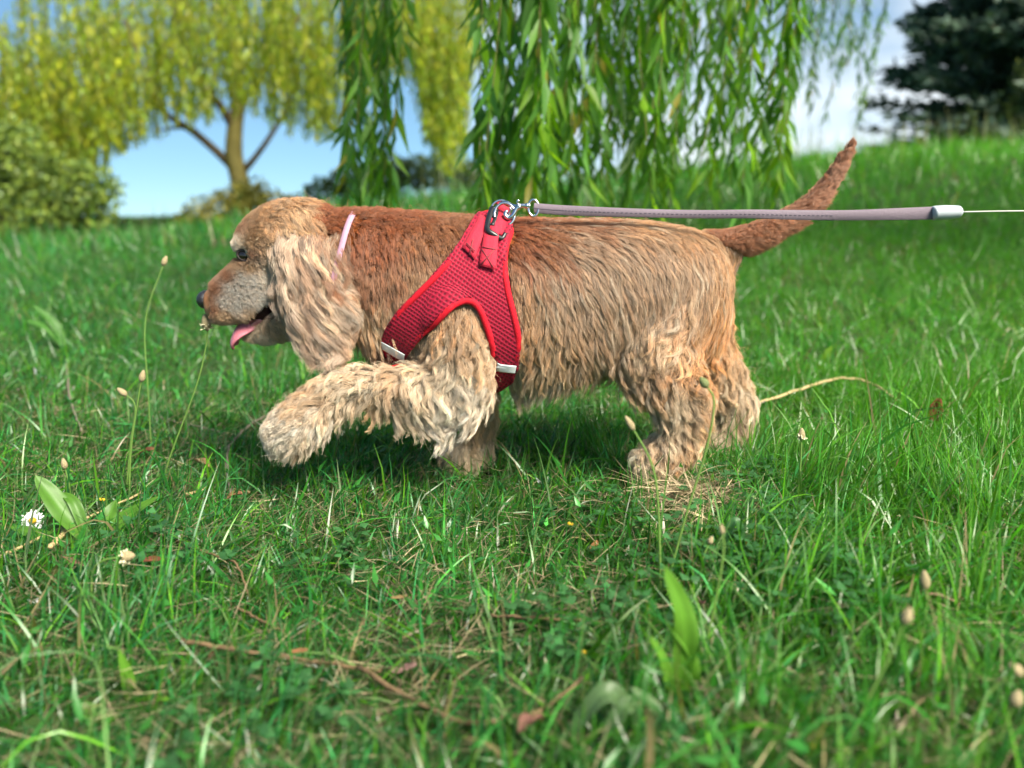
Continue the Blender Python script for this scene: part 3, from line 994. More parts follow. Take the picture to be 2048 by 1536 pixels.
# ---- fur controls per part: px, py, dx, dy, length mm, wave mm, lift, colour
COLS = {k: srgb(*v) for k, v in dict(
    rust=(146, 77, 28), brown=(144, 89, 46), tan=(176, 133, 90), grey=(172, 141, 112), sand=(192, 156, 117), cream=(206, 182, 151),
    gold=(194, 135, 75), white=(208, 199, 187), snout=(156, 106, 72), pale=(214, 199, 178), tailc=(156, 94, 50), ear=(176, 145, 120), earl=(200, 173, 148)).items()}
FIELD = {
 0: [(660, 405, 1, .25, 16, 1.0, 0.40, 'rust'), (700, 420, 1, .2, 16, 1.0, 0.44, 'rust'), (760, 425, 1, .1, 18, 1.5, 0.60, 'rust'), (820, 428, .9, .2, 18, 1.5, 0.52, 'rust'), (900, 436, 1, .3, 15, 1.0, 0.36, 'brown'),
     (720, 490, .25, 1, 20, 1.5, 0.48, 'rust'), (770, 490, .3, 1, 20, 2.0, 0.56, 'rust'), (840, 490, .4, 1, 20, 1.5, 0.40, 'brown'), (900, 490, .4, 1, 17, 1.0, 0.28, 'brown'),
     (730, 570, .0, 1, 26, 2.0, 0.40, 'brown'), (790, 560, .15, 1, 28, 2.5, 0.40, 'brown'), (840, 560, .2, 1, 26, 2.0, 0.32, 'tan'), (740, 640, -.1, 1, 42, 4.0, 0.28, 'sand'), (790, 630, -.05, 1, 40, 4.0, 0.28, 'sand'),
     (750, 700, -.05, 1, 42, 4.0, 0.24, 'cream'), (800, 710, 0, 1, 42, 4.0, 0.24, 'cream'), (900, 640, .2, 1, 26, 3.0, 0.24, 'tan'), (940, 680, .3, 1, 30, 3.0, 0.24, 'tan'), (930, 730, .2, 1, 32, 3.0, 0.24, 'sand'),
     (1040, 445, 1, .45, 27, 1.0, 0.22, 'rust'), (1100, 440, 1, .25, 30, 1.2, 0.19, 'brown'), (1180, 445, 1, .28, 35, 1.5, 0.15, 'brown'), (1260, 450, 1, .4, 38, 1.5, 0.14, 'tan'), (1340, 462, 1, .6, 40, 1.5, 0.12, 'tan'),
     (1400, 480, .7, .9, 38, 2.2, 0.12, 'tan'), (1440, 520, .2, 1, 35, 3.0, 0.12, 'tan'),
     (1045, 500, .8, .8, 32, 1.8, 0.22, 'rust'), (1090, 500, 1, .6, 38, 2.2, 0.17, 'brown'), (1150, 500, 1, .55, 46, 3.0, 0.14, 'grey'), (1220, 500, .9, .7, 51, 3.0, 0.12, 'grey'), (1300, 510, .7, .9, 57, 3.0, 0.11, 'grey'), (1380, 520, .4, 1, 57, 3.0, 0.11, 'grey'), (1430, 560, .05, 1, 49, 3.0, 0.11, 'tan'),
     (1045, 570, .4, 1, 40, 3.0, 0.19, 'tan'), (1100, 570, .6, 1, 49, 3.8, 0.14, 'grey'), (1170, 570, .5, 1, 57, 4.5, 0.11, 'grey'), (1240, 570, .35, 1, 62, 4.5, 0.10, 'grey'), (1310, 580, .1, 1, 62, 4.5, 0.10, 'grey'), (1380, 590, -.15, 1, 59, 4.5, 0.10, 'grey'), (1440, 610, -.05, 1, 40, 3.0, 0.15, 'gold'),
     (1055, 640, .15, 1, 40, 6.6, 0.17, 'tan'), (1110, 640, .25, 1, 46, 8.2, 0.14, 'sand'), (1180, 640, .15, 1, 52, 8.2, 0.12, 'grey'), (1250, 640, -.1, 1, 52, 8.2, 0.12, 'grey'), (1320, 650, -.4, 1, 46, 6.6, 0.12, 'grey'), (1390, 660, -.5, 1, 40, 4.9, 0.14, 'grey'), (1442, 660, -.1, 1, 26, 4.9, 0.25, 'gold'),
     (1060, 700, .2, 1, 35, 8.2, 0.17, 'sand'), (1120, 700, .15, 1, 38, 9.9, 0.15, 'sand'), (1190, 695, .05, 1, 38, 9.9, 0.15, 'sand'), (1250, 690, -.15, 1, 35, 9.9, 0.19, 'sand'), (1320, 700, -.7, .8, 27, 8.2, 0.19, 'sand'),
     (1050, 745, .1, 1, 37, 6.6, 0.19, 'cream'), (1110, 740, .2, 1, 34, 8.2, 0.19, 'cream'), (1190, 725, .05, 1, 34, 8.2, 0.19, 'sand')],
 1: [(415, 600, 1, .2, 3, 0, .15, 'snout'), (430, 580, 1, -.1, 3.5, 0, .15, 'snout'), (455, 555, 1, -.35, 4, 0, .15, 'snout'), (470, 530, .8, -.6, 5, 0, .15, 'sand'), (428, 618, 1, .2, 4, 0, .2, 'snout'), (440, 630, 1, .3, 5, 0, .2, 'sand'),
     (448, 604, 1, .05, 4, 0, .15, 'white'), (462, 578, 1, .0, 4, 0, .15, 'white'), (470, 612, 1, .2, 6, 0, .15, 'white'), (485, 560, 1, .1, 6, 0, .15, 'white'), (455, 632, .9, .5, 6, .2, .25, 'sand'), (475, 640, .8, .8, 8, .3, .3, 'sand'), (500, 630, .8, .8, 9, .3, .25, 'sand'), (480, 590, 1, .15, 6, .2, .15, 'white'),
     (505, 560, 1, .2, 8, .3, .15, 'white'), (520, 600, 1, .5, 9, .5, .2, 'white'), (535, 550, 1, .5, 10, .5, .2, 'pale'), (500, 535, 1, .2, 6, .2, .12, 'sand'), (478, 494, -.3, -.5, 6, .3, .35, 'pale'), (466, 490, -.7, .3, 6, .3, .35, 'pale'), (488, 500, .3, -.6, 5, .2, .3, 'pale'), (500, 505, .9, .2, 5, .2, .2, 'snout'), (475, 520, .2, .9, 3, 0, .15, 'snout'), (500, 490, .9, .1, 8, .4, .25, 'sand'),
     (480, 465, .4, -1, 7, .3, .2, 'snout'), (510, 470, .9, -.4, 9, .5, .2, 'tan'), (490, 430, .8, -.7, 9, .4, .2, 'tan'), (530, 420, 1, -.35, 13, 1, .25, 'tan'), (570, 405, 1, -.2, 18, 2, .35, 'tan'), (570, 445, .7, .8, 32, 3.5, .4, 'sand'), (545, 460, .7, .8, 22, 4, .4, 'tan'),
     (590, 430, .6, .9, 36, 3.5, .4, 'sand'), (620, 445, .4, 1, 46, 4, .4, 'tan'), (620, 400, 1, .2, 20, 2, .4, 'tan'), (645, 400, 1, .2, 16, 1, .45, 'rust'), (650, 450, .6, .8, 24, 3, .45, 'brown'), (680, 430, .9, .5, 18, 1, .4, 'rust'), (680, 500, .2, 1, 24, 3, .4, 'rust'), (540, 490, .9, .6, 12, 2, .3, 'sand'),
     (545, 650, .8, .7, 14, 1, .3, 'sand'), (500, 668, .6, .8, 9, .5, .35, 'cream'), (520, 672, .6, 1, 13, .8, .4, 'cream'), (600, 650, .2, 1, 25, 3, .2, 'sand')],
 2: [(580, 470, -.04, 1, 100, 5.2, .34, 'earl'), (620, 465, .02, 1, 106, 6.5, .42, 'ear'), (665, 468, .16, 1, 104, 7.8, .40, 'brown'), (580, 540, -.03, 1, 96, 9.1, .18, 'ear'), (620, 540, .02, 1, 100, 10.4, .22, 'ear'), (670, 540, .14, 1, 94, 10.4, .25, 'earl'),
     (585, 620, -.02, 1, 84, 7.8, .16, 'earl'), (635, 620, .04, 1, 84, 7.8, .2, 'ear'), (685, 620, .18, 1, 76, 7.8, .22, 'ear'), (610, 680, .0, 1, 58, 7.8, .2, 'earl'), (660, 680, .14, 1, 58, 7.8, .22, 'earl')],
 3: [(900, 640, .1, 1, 41, 4.6, 0.34, 'tan'), (940, 700, .3, 1, 47, 5.8, 0.40, 'sand'), (880, 720, -.3, .8, 36, 5.8, 0.57, 'cream'), (930, 770, .5, 1, 52, 6.9, 0.40, 'pale'), (900, 800, .2, 1, 55, 6.9, 0.40, 'pale'), (850, 770, -.1, 1, 47, 6.9, 0.46, 'cream'), (840, 745, -.6, .4, 30, 5.8, 0.69, 'cream'),
     (860, 820, .1, 1, 55, 6.9, 0.34, 'pale'), (800, 770, -.5, .6, 30, 4.6, 0.57, 'sand'), (800, 810, .1, 1, 44, 6.9, 0.40, 'cream'), (750, 770, -.6, .2, 33, 5.8, 0.63, 'cream'), (740, 810, -.2, 1, 36, 6.9, 0.52, 'sand'), (700, 775, -1, -.1, 33, 4.6, 0.57, 'cream'), (700, 815, -.4, 1, 33, 5.8, 0.52, 'cream'),
     (650, 795, -1, .15, 36, 3.4, 0.40, 'sand'), (640, 830, -.7, .9, 33, 3.4, 0.34, 'pale'), (600, 820, -1, .35, 30, 1.7, 0.29, 'sand'), (590, 850, -.8, .8, 28, 1.1, 0.29, 'pale'), (560, 850, -1, .5, 22, 1.1, 0.34, 'pale'), (560, 885, -.5, 1, 19, 1.1, 0.34, 'pale'), (610, 880, -.3, 1, 28, 2.3, 0.34, 'cream')],
 4: [(960, 760, .1, 1, 30, 3.4, 0.34, 'sand'), (955, 840, .1, 1, 33, 4.6, 0.40, 'sand'), (990, 840, .4, 1, 33, 4.6, 0.46, 'sand'), (930, 900, -.3, 1, 30, 3.4, 0.46, 'cream'), (975, 900, .1, 1, 33, 4.6, 0.46, 'cream'), (905, 930, -.4, 1, 19, 1.1, 0.34, 'cream')],
 5: [(1330, 600, .0, 1, 58, 4.6, 0.23, 'grey'), (1400, 620, -.2, 1, 55, 4.6, 0.23, 'tan'), (1290, 680, -.4, .9, 47, 5.8, 0.34, 'sand'), (1340, 690, -.8, .5, 39, 4.6, 0.40, 'sand'), (1420, 690, -.3, 1, 30, 4.6, 0.57, 'gold'), (1400, 740, -.4, 1, 30, 5.8, 0.57, 'gold'),
     (1270, 730, -.2, 1, 47, 6.9, 0.40, 'sand'), (1300, 760, .1, 1, 36, 6.9, 0.57, 'tan'), (1350, 750, -.5, .7, 30, 5.8, 0.63, 'tan'), (1310, 810, .2, 1, 39, 5.8, 0.46, 'cream'), (1360, 800, -.1, 1, 36, 5.8, 0.52, 'cream'), (1395, 800, .5, .8, 30, 4.6, 0.57, 'sand'),
     (1330, 860, -.1, 1, 39, 5.8, 0.46, 'cream'), (1385, 860, .3, 1, 30, 4.6, 0.46, 'sand'), (1340, 900, -.2, 1, 30, 3.4, 0.40, 'sand'), (1300, 930, -.5, .8, 21, 2.3, 0.40, 'cream'), (1375, 920, .1, 1, 25, 2.3, 0.40, 'sand')],
 6: [(1400, 700, -.2, 1, 36, 4.6, 0.46, 'gold'), (1450, 760, .4, 1, 33, 4.6, 0.46, 'sand'), (1480, 790, .6, 1, 36, 4.6, 0.40, 'cream'), (1440, 830, .1, 1, 39, 4.6, 0.34, 'cream'), (1490, 840, .3, 1, 39, 4.6, 0.34, 'grey'), (1440, 890, -.2, 1, 25, 2.3, 0.34, 'cream')],
 7: [(1440, 475, .9, -.1, 8, .5, 0.078, 'tailc'), (1500, 455, 1, -.35, 8, .5, 0.072, 'tailc'), (1580, 425, .9, -.55, 10, .5, 0.060, 'tailc'), (1640, 370, .8, -.8, 11, .5, 0.054, 'tailc'), (1690, 300, .5, -1, 11, .5, 0.048, 'tailc'),
     (1460, 520, 1, .25, 11, 1, 0.120, 'tailc'), (1520, 490, 1, .0, 16, 2, 0.120, 'tailc'), (1590, 455, 1, -.3, 20, 2, 0.120, 'tailc'), (1640, 415, 1, -.6, 20, 2.5, 0.108, 'tailc'), (1675, 350, .7, -1, 16, 2, 0.078, 'tailc'), (1705, 295, .3, -1, 10, 1, 0.078, 'tailc')],
}


def field(part, uv):
    out = np.zeros((len(uv), 9))
    for k, rows in FIELD.items():
        m = part == k
        if not m.any(): continue
        c = np.array([[r[0], r[1]] for r in rows], float)
        val = np.array([[*(np.array([r[2], r[3]]) / math.hypot(r[2], r[3])), r[4] / 1000, r[5] / 1000, r[6], *COLS[r[7]], 0] for r in rows])
        d2 = ((uv[m][:, None] - c[None]) ** 2).sum(-1) + 30.0
        w = d2 ** -1.6
        out[m] = (w @ val) / w.sum(1, keepdims=True)
    return out


HARNESS = np.array([(985, 421), (966, 424), (954, 435), (943, 454), (927, 481), (908, 508), (875, 544), (837, 582), (801, 618), (777, 651), (766, 673), (764, 689), (770, 716), (779, 733), (800, 742),
    (809, 722), (815, 708), (842, 675), (870, 651), (902, 618), (919, 607), (935, 603), (949, 608), (960, 623), (971, 651), (979, 678), (983, 703), (976, 735), (968, 771), (945, 786),
    (946, 793), (973, 792), (1001, 777), (1023, 760), (1034, 733), (1040, 694), (1039, 664), (1031, 626), (1020, 582), (1014, 544), (1013, 517), (1017, 489), (1025, 467), (1022, 452), (1010, 430)], float)


def grow_poly(poly, k):
    t = np.roll(poly, -1, 0) - np.roll(poly, 1, 0)
    nr = norm(np.stack([t[:, 1], -t[:, 0]], 1))
    area = np.sum(poly[:, 0] * np.roll(poly[:, 1], -1) - np.roll(poly[:, 0], -1) * poly[:, 1])
    return poly + nr * k * (1 if area > 0 else -1)


def in_poly(pt, poly):
    x, y = pt[:, 0], pt[:, 1]
    ins = np.zeros(len(pt), bool)
    j = len(poly) - 1
    for i in range(len(poly)):
        xi, yi = poly[i]; xj, yj = poly[j]
        c = ((yi > y) != (yj > y)) & (x < (xj - xi) * (y - yi) / ((yj - yi) if yj != yi else 1e-9) + xi)
        ins ^= c
        j = i
    return ins


def tri_sample(n, weight):
    a, b, c = BV[BT[:, 0]], BV[BT[:, 1]], BV[BT[:, 2]]
    cr = np.cross(b - a, c - a)
    ar = np.linalg.norm(cr, axis=1) / 2
    pr = ar * weight
    idx = rng.choice(len(BT), n, p=pr / pr.sum())
    u, v = rng.random(n), rng.random(n)
    sw = u + v > 1
    u[sw], v[sw] = 1 - u[sw], 1 - v[sw]
    p = a[idx] + (b - a)[idx] * u[:, None] + (c - a)[idx] * v[:, None]
    return p, idx


# smooth vertex normals of the body
fn = np.cross(BV[BT[:, 1]] - BV[BT[:, 0]], BV[BT[:, 2]] - BV[BT[:, 0]])
VN = np.zeros_like(BV)
for k in range(3): np.add.at(VN, BT[:, k], fn)
VN = norm(VN)
TC = BV[BT].mean(1)
TN = norm(fn)
tpart = classify(TC)
mouth_uv = np.array([(531, 598), (510, 618), (488, 640), (470, 648), (480, 662), (500, 650), (530, 640), (560, 640), (560, 600)], float)


def skin_uv(p):
    q = p.copy(); q[:, 1] = -np.abs(q[:, 1])
    return proj(q)


body_uv = skin_uv(BV)
vpart = classify(BV)
f_body = field(vpart, np.where((vpart >= 3)[:, None], proj(BV), body_uv))
body_col = f_body[:, 5:8] * np.where(vpart == 1, .95, .55)[:, None]
inm = in_poly(body_uv, mouth_uv) & (vpart == 1)
body_col[inm] = srgb(48, 26, 26)
nosem = (proj(BV)[:, 0] < 418) & (vpart == 1)
M_skin = mat_plain('dog_skin', (0.3, 0.2, 0.1), rough=0.8, spec=0.2, attr=True, noise=0.25, scale=300)
dog = empty('spaniel_dog', P(1100, 940, 0) * np.array([1, 1, 0]))
tag(dog, 'golden tan cocker spaniel walking with one front paw raised and tongue out', 'dog')
body = np_mesh('body', BV, BT, M_skin, col=body_col, parent=dog)


# ---- fur
def make_guides(n, weight, K, far_cut=True):
    p, idx = tri_sample(n, weight)
    part = tpart[idx]
    nrm = TN[idx]
    return p, nrm, part


def grow(p, nrm, part, K=9, loft=None, wavelen=0.028, len_var=(.75, 1.15), jitter=.14):
    n = len(p)
    uvr = np.where((part >= 3)[:, None], proj(p), skin_uv(p))
    F = field(part, uvr)
    L = F[:, 2] * rng.uniform(*len_var, n)
    pts = np.zeros((n, K + 1, 3)); pts[:, 0] = p - nrm * 0.001
    cur = p.copy(); nn = nrm.copy()
    ds = L / K
    if loft is None: loft = rng.random(n)
    # per-lock change of heading
    q = p * 1000
    nz = np.sin(q[:, 0] * .11 + 1.7 * np.sin(q[:, 2] * .07)) + np.sin(q[:, 2] * .13 + q[:, 1] * .09 + 2 * np.sin(q[:, 0] * .05))
    yaw = jitter * (.55 * nz + .6 * rng.normal(0, 1, n))
    ph = q[:, 0] * .16 + q[:, 2] * .05 + 1.6 * nz + rng.normal(0, .9, n)
    for k in range(K):
        t = (k + .5) / K
        uv = np.where((part >= 3)[:, None], proj(cur), skin_uv(cur))
        Fk = field(part, uv) if k % 2 == 0 else Fk
        dx, dy = Fk[:, 0], Fk[:, 1]
        d = np.stack([dx, .35 * np.abs(dy) * np.clip(nn[:, 1] * 4, -1, 1) * (np.abs(nn[:, 2]) > .4), -dy], 1)
        tg = d - (d * nn).sum(1, keepdims=True) * nn
        tg = norm(tg)
        sd = np.cross(tg, nn)
        tg = norm(tg * np.cos(yaw)[:, None] + sd * np.sin(yaw)[:, None])
        lift = F[:, 4] * (1.35 - 1.25 * t) * (.5 + loft) + np.clip(-nn[:, 2] - .25, 0, 1) * .9
        nl = np.where((part == 2)[:, None], np.stack([np.zeros(n), np.sign(p[:, 1]), np.zeros(n)], 1), nn)
        v = norm(tg + lift[:, None] * nl + np.array([0, 0, -1.0])[None] * (t * np.clip(.15 + 9 * L, 0, .85))[:, None])
        cur = cur + v * ds[:, None]
        for i in range(n):
            loc, nr, _, dist = body_bvh.find_nearest(cur[i])
            nr = np.array(nr); nn[i] = nr
            h = (cur[i] - np.array(loc)) @ nr
            mh = .0015 + .006 * loft[i] * min(1, t * 2)
            if h < mh: cur[i] = np.array(loc) + nr * mh
        wv = F[:, 3] * min(1, t * 1.6)
        s = np.cross(norm(v), nn)
        ang = ph + 6.283 * (t * L) / wavelen
        pts[:, k + 1] = cur + s * (wv * np.sin(ang))[:, None] + nn * (wv * .55 * np.cos(ang * .9 + 1))[:, None]
    return pts, F, L


def children(pts, F, L, nrm, nch, spread, clump=.75, frizz=.0008, power=1.2, lenr=(.7, 1.0), stray=.12, tone=.22, svar=.22, hl=.0):
    """Locks of nch strands round every guide."""
    n, K1, _ = pts.shape
    t = np.linspace(0, 1, K1)
    G = np.repeat(np.arange(n), nch)
    N = len(G)
    lf = rng.uniform(*lenr, N)
    # resample along the guide
    u = t[None] * lf[:, None] * (K1 - 1)
    i0 = np.minimum(u.astype(int), K1 - 2)
    fr = (u - i0)[..., None]
    gp = pts[G]
    base = np.take_along_axis(gp, i0[..., None], 1) * (1 - fr) + np.take_along_axis(gp, i0[..., None] + 1, 1) * fr
    nr = nrm[G]
    a = norm(np.cross(nr, rng.normal(size=(N, 3))))
    b = np.cross(nr, a)
    rad = np.sqrt(rng.random(N)) * spread
    th = rng.random(N) * 6.283
    off = a * (rad * np.cos(th))[:, None] + b * (rad * np.sin(th))[:, None]
    cl = np.where(rng.random(N) < stray, clump * .25, clump * rng.uniform(.8, 1.1, N))
    pro = 1 - np.minimum(cl, .96)[:, None] * t[None] ** power
    out = base + off[:, None] * pro[..., None]
    fz = rng.normal(size=(N, 3)) * frizz
    fz2 = rng.normal(size=(N, 3)) * frizz
    out += fz[:, None] * (t ** 1.5)[None, :, None] + fz2[:, None] * np.sin(t * 7)[None, :, None]
    gl = np.exp(rng.normal(-.03, tone, n))
    warm = rng.normal(0, .06, n)
    sl = np.exp(rng.normal(0, svar, N))
    gc_ = F[:, 5:8] * gl[:, None]
    hm = (rng.random(n) < hl)[:, None] * rng.uniform(.25, .65, n)[:, None]      # random locks mixed towards pale cream
    gc_ = gc_ * (1 - hm) + hm * np.array([.70, .55, .38])
    col = gc_[G] * sl[:, None]
    col[:, 0] *= 1 + warm[G]; col[:, 2] *= 1 - warm[G]
    return out, col


HARNESS_D = grow_poly(HARNESS, 2.0)
fur_pts, fur_col, fur_rad = [], [], []


def trim_harness(P3):
    """Cut strands where they would run under or through the harness."""
    n, k, _ = P3.shape
    uv = skin_uv(P3.reshape(-1, 3))
    ins = in_poly(uv, HARNESS_D).reshape(n, k)
    return ins


def add_fur(mask_w, n, nch, spread, radius, K=9, trim=True, **kw):
    gk = {k: kw.pop(k) for k in ('wavelen', 'len_var', 'jitter') if k in kw}
    p, nrm, part = make_guides(n, mask_w, K)
    if trim:
        keep = ~(in_poly(skin_uv(p), HARNESS_D) & ((part == 0) | ((part == 3) & (proj(p)[:, 1] < 690))))
        cu = skin_uv(p); cl_d = np.abs((cu[:, 0] - 714) * 130 + (cu[:, 1] - 425) * 27) / math.hypot(130, 27)
        keep &= ~((cl_d < 6) & (cu[:, 1] < 505) & (cu[:, 1] > 432) & (part <= 1))
        eyed = np.hypot(*(skin_uv(p) - np.array([487, 511])).T)
        keep &= ~((eyed < 13) & (part <= 1))
        keep &= ~(in_poly(skin_uv(p), mouth_uv) & (part == 1))
        p, nrm, part = p[keep], nrm[keep], part[keep]
    pts, F, L = grow(p, nrm, part, K, **gk)
    ch, col = children(pts, F, L, nrm, nch, spread, **kw)
    if trim:
        pr = np.repeat(part, nch)
        ins = trim_harness(ch) & ((pr == 0) | ((pr == 3) & (proj(ch[:, 0])[:, 1] < 690)))[:, None]
        cum = np.cumsum(ins, 1) > 0
        first = np.argmax(cum, 1)
        bad = cum.any(1)
        for k in range(1, ch.shape[1]):
            mk = bad & (k >= first) & (first > 0)
            ch[mk, k] = ch[mk, k - 1] * .999 + ch[mk, k] * .001
    fur_pts.append(ch); fur_col.append(col); fur_rad.append(np.full(len(ch), radius))


def near(w_near, w_far):
    return np.where(TN[:, 1] < .25, w_near, w_far)


on = lambda *ks: np.isin(tpart, ks).astype(float)
nose_cut = (proj(TC)[:, 0] > 421)
QF = 1.0
uvt = skin_uv(TC)
flank = uvt[:, 0] > 1030
add_fur(on(0) * near(1, .15), 10000, 11, .0042, .00026, clump=.4, frizz=.0009, jitter=.10, power=1.6, tone=.12, len_var=(.5, .8), wavelen=.08)
add_fur(on(0) * near(1, .10) * flank, 3000, 20, .0032, .00022, K=16, clump=.66, frizz=.0008, jitter=.09, power=.85, tone=.20, svar=.16, len_var=(1.1, 2.0), lenr=(.6, 1.0), wavelen=.066, hl=.15)
add_fur(on(0) * near(1, .10) * (~flank) * (uvt[:, 1] < 590), 2600, 12, .0028, .00022, K=12, clump=.42, frizz=.0010, jitter=.14, tone=.18, svar=.18, len_var=(.9, 1.4), wavelen=.05)
add_fur(on(0) * near(1, .10) * (~flank) * (uvt[:, 1] >= 590), 900, 22, .0036, .00023, K=14, clump=.66, frizz=.0010, jitter=.14, tone=.22, svar=.16, len_var=(1.0, 1.7), wavelen=.06, hl=.2)
legw = np.where((tpart == 3) | (tpart == 5), near(1, .35), near(.8, .35))
add_fur(on(3, 4, 5, 6) * legw, 5000, 14, .0050, .00026, K=9, wavelen=.035, clump=.5, frizz=.0016, jitter=.25, tone=.15, len_var=(.5, .85))
add_fur(on(3, 4, 5, 6) * legw, 2100, 34, .0062, .00026, K=14, wavelen=.042, clump=.85, frizz=.0012, jitter=.36, tone=.24, svar=.16, len_var=(.9, 1.5), lenr=(.6, 1.0), power=.85, hl=.25)
add_fur(on(7), 4200, 8, .0030, .00020, clump=.2, jitter=.05, frizz=.0006, tone=.10, svar=.16, wavelen=.1, len_var=(.8, 1.4))
add_fur(on(1) * near(1, .3) * (uvt[:, 0] < 530) * nose_cut, 24000, 4, .0018, .00013, K=5, clump=.25, frizz=.0004, jitter=.08, tone=.06, svar=.10)
add_fur(on(1) * near(1, .3) * (uvt[:, 0] >= 515), 3600, 12, .0034, .00023, K=10, wavelen=.036, clump=.6, frizz=.0010, jitter=.20, tone=.24)
add_fur(on(2) * np.where(TC[:, 1] < -.05, 1, .22), 1250, 58, .0074, .00024, K=20, wavelen=.054, clump=.76, frizz=.0014, lenr=(.55, 1.0), len_var=(.65, 1.15), jitter=.16, power=.85, tone=.30, svar=.15, hl=.2)

# flyaway wisps that break the outline
add_fur(on(0, 1, 3, 4, 5, 6) * near(1, .3) * (uvt[:, 0] > 540), 3200, 1, .002, .00014, K=12, clump=0, frizz=.006, jitter=.45, tone=.2, len_var=(.9, 1.5), wavelen=.05)

FP = [a for a in fur_pts]
tot = sum(len(a) for a in FP)
hc = bpy.data.hair_curves.new('fur')
sizes = np.concatenate([np.full(len(a), a.shape[1], np.int32) for a in FP])
hc.add_curves(sizes.tolist())
allp = np.concatenate([a.reshape(-1, 3) for a in FP]).astype(np.float32)
hc.attributes['position'].data.foreach_set('vector', allp.ravel())
rads, cols = [], []
for a, c, r in zip(FP, fur_col, fur_rad):
    t = np.linspace(0, 1, a.shape[1])
    rads.append((r[:, None] * (1 - .72 * t ** 2)[None]).ravel())
    g = (.64 + .48 * t)[None, :, None]  # roots darkened as painted self-shadow, tips lightened as coat colour
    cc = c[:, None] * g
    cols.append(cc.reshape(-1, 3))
rads = np.concatenate(rads).astype(np.float32)
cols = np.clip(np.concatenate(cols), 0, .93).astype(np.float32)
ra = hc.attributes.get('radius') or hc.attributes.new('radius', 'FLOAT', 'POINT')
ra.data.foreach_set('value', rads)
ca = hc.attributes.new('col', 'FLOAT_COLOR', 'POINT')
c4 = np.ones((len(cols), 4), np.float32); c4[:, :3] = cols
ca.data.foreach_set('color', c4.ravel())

m, N, L_, out = new_mat('dog_fur')
at = N.new('ShaderNodeAttribute'); at.attribute_name = 'col'
df = N.new('ShaderNodeBsdfDiffuse')
L_.new(at.outputs['Color'], df.inputs['Color'])
hb = N.new('ShaderNodeBsdfHair'); hb.component = 'Reflection'
hb.inputs['RoughnessU'].default_value = .32; hb.inputs['RoughnessV'].default_value = .7
hb.inputs['Color'].default_value = (.75, .72, .68, 1)
mxs = N.new('ShaderNodeMixShader'); mxs.inputs[0].default_value = .14
L_.new(df.outputs[0], mxs.inputs[1]); L_.new(hb.outputs[0], mxs.inputs[2])
L_.new(mxs.outputs[0], out.inputs[0])
M_fur = m
hc.materials.append(M_fur)
fur = bpy.data.objects.new('fur', hc)
C.objects.link(fur)
attach(fur, dog)
# ================================================================== face of the dog
M_nose = mat_plain('dog_nose', (.018, .017, .020), rough=.35, spec=.6, noise=.3, scale=700, bump=.6)
M_eye = mat_plain('dog_eye', (.012, .007, .005), rough=.06, spec=.8)
M_lid = mat_plain('eyelid', (.03, .02, .018), rough=.6)
M_tongue = mat_plain('tongue', (.50, .16, .20), rough=.38, spec=.5, noise=.22, scale=260, bump=.5)
M_gum = mat_plain('gum', (.34, .13, .13), rough=.35, spec=.5, noise=.3, scale=200, bump=.3)
M_tooth = mat_plain('tooth', (.65, .58, .45), rough=.3)


def bm_obj(name, pieces_, mat, parent=None, sub=1, smooth=True):
    bm = bmesh.new()
    for v, f in pieces_:
        bv = [bm.verts.new(p) for p in v]
        for q in f:
            q = list(dict.fromkeys(int(i) for i in q))
            if len(q) > 2:
                try: bm.faces.new([bv[i] for i in q])
                except ValueError: pass
    bmesh.ops.recalc_face_normals(bm, faces=bm.faces)
    for q in bm.faces: q.smooth = smooth
    me = bpy.data.meshes.new(name)
    bm.to_mesh(me); bm.free()
    me.materials.append(mat)
    o = bpy.data.objects.new(name, me)
    C.objects.link(o)
    if parent is not None: attach(o, parent)
    return o


nose = bm_obj('nose', [ellipsoid(P(412, 599, -.005), .0140, .0165, .0150, R(-20)), ellipsoid(P(408, 604, -.012), .0092, .0070, .0085, 0), ellipsoid(P(408, 604, .002), .0092, .0070, .0085, 0),
                       ellipsoid(P(420, 617, -.005), .007, .006, .008, R(-20))], M_nose, dog)
for s in (-1, 1):
    w0 = P(487, 511, -.040)
    hit = body_bvh.ray_cast(Vector((w0[0], s * .3, w0[2])), Vector((0, -s, 0)))[0]
    c = np.array(hit) + np.array([0, s * .0004, 0])
    eye = bm_obj('eye', [ellipsoid(c, .0090, .0055, .0078, R(-12))], M_eye, dog)
    ang = np.linspace(0, 2 * math.pi, 20, endpoint=False)
    lidp = c + np.stack([np.cos(ang) * .0098 + .0005, np.full(20, s * .0022), np.sin(ang) * .0076 + .2 * np.cos(ang) * .0098 * -1], 1)
    tube_obj('eyelid', lidp, .0021, M_lid, eye, 6, closed=True)
# open mouth: dark hollow rim, gum and tongue
path = catmull(np.array([P(545, 633, -.004), P(520, 640, -.006), P(500, 650, -.010), P(482, 663, -.014), P(472, 680, -.015), P(474, 694, -.012)]), 18)
wid = np.interp(np.linspace(0, 1, 18), [0, .4, .7, .9, 1], [.016, .019, .021, .017, .008])
t_, s_, b_ = frames(path)
tv = []
for i in range(18):
    for k in range(9):
        u = (k - 4) / 4
        a = norm(np.array([.05, 1.0, .75]))
        a = norm(a - (a @ t_[i]) * t_[i])
        up = np.cross(t_[i], a)
        tv.append(path[i] + a * u * wid[i] + up * (-.006 * (1 - u * u) if True else 0) )
tv = np.array(tv)
fq = [(i * 9 + k, i * 9 + k + 1, (i + 1) * 9 + k + 1, (i + 1) * 9 + k) for i in range(17) for k in range(8)]
tongue = np_mesh('tongue', tv, np.array(fq), M_tongue, parent=dog)
sm = tongue.modifiers.new('thick', 'SOLIDIFY'); sm.thickness = .005; sm.offset = 0
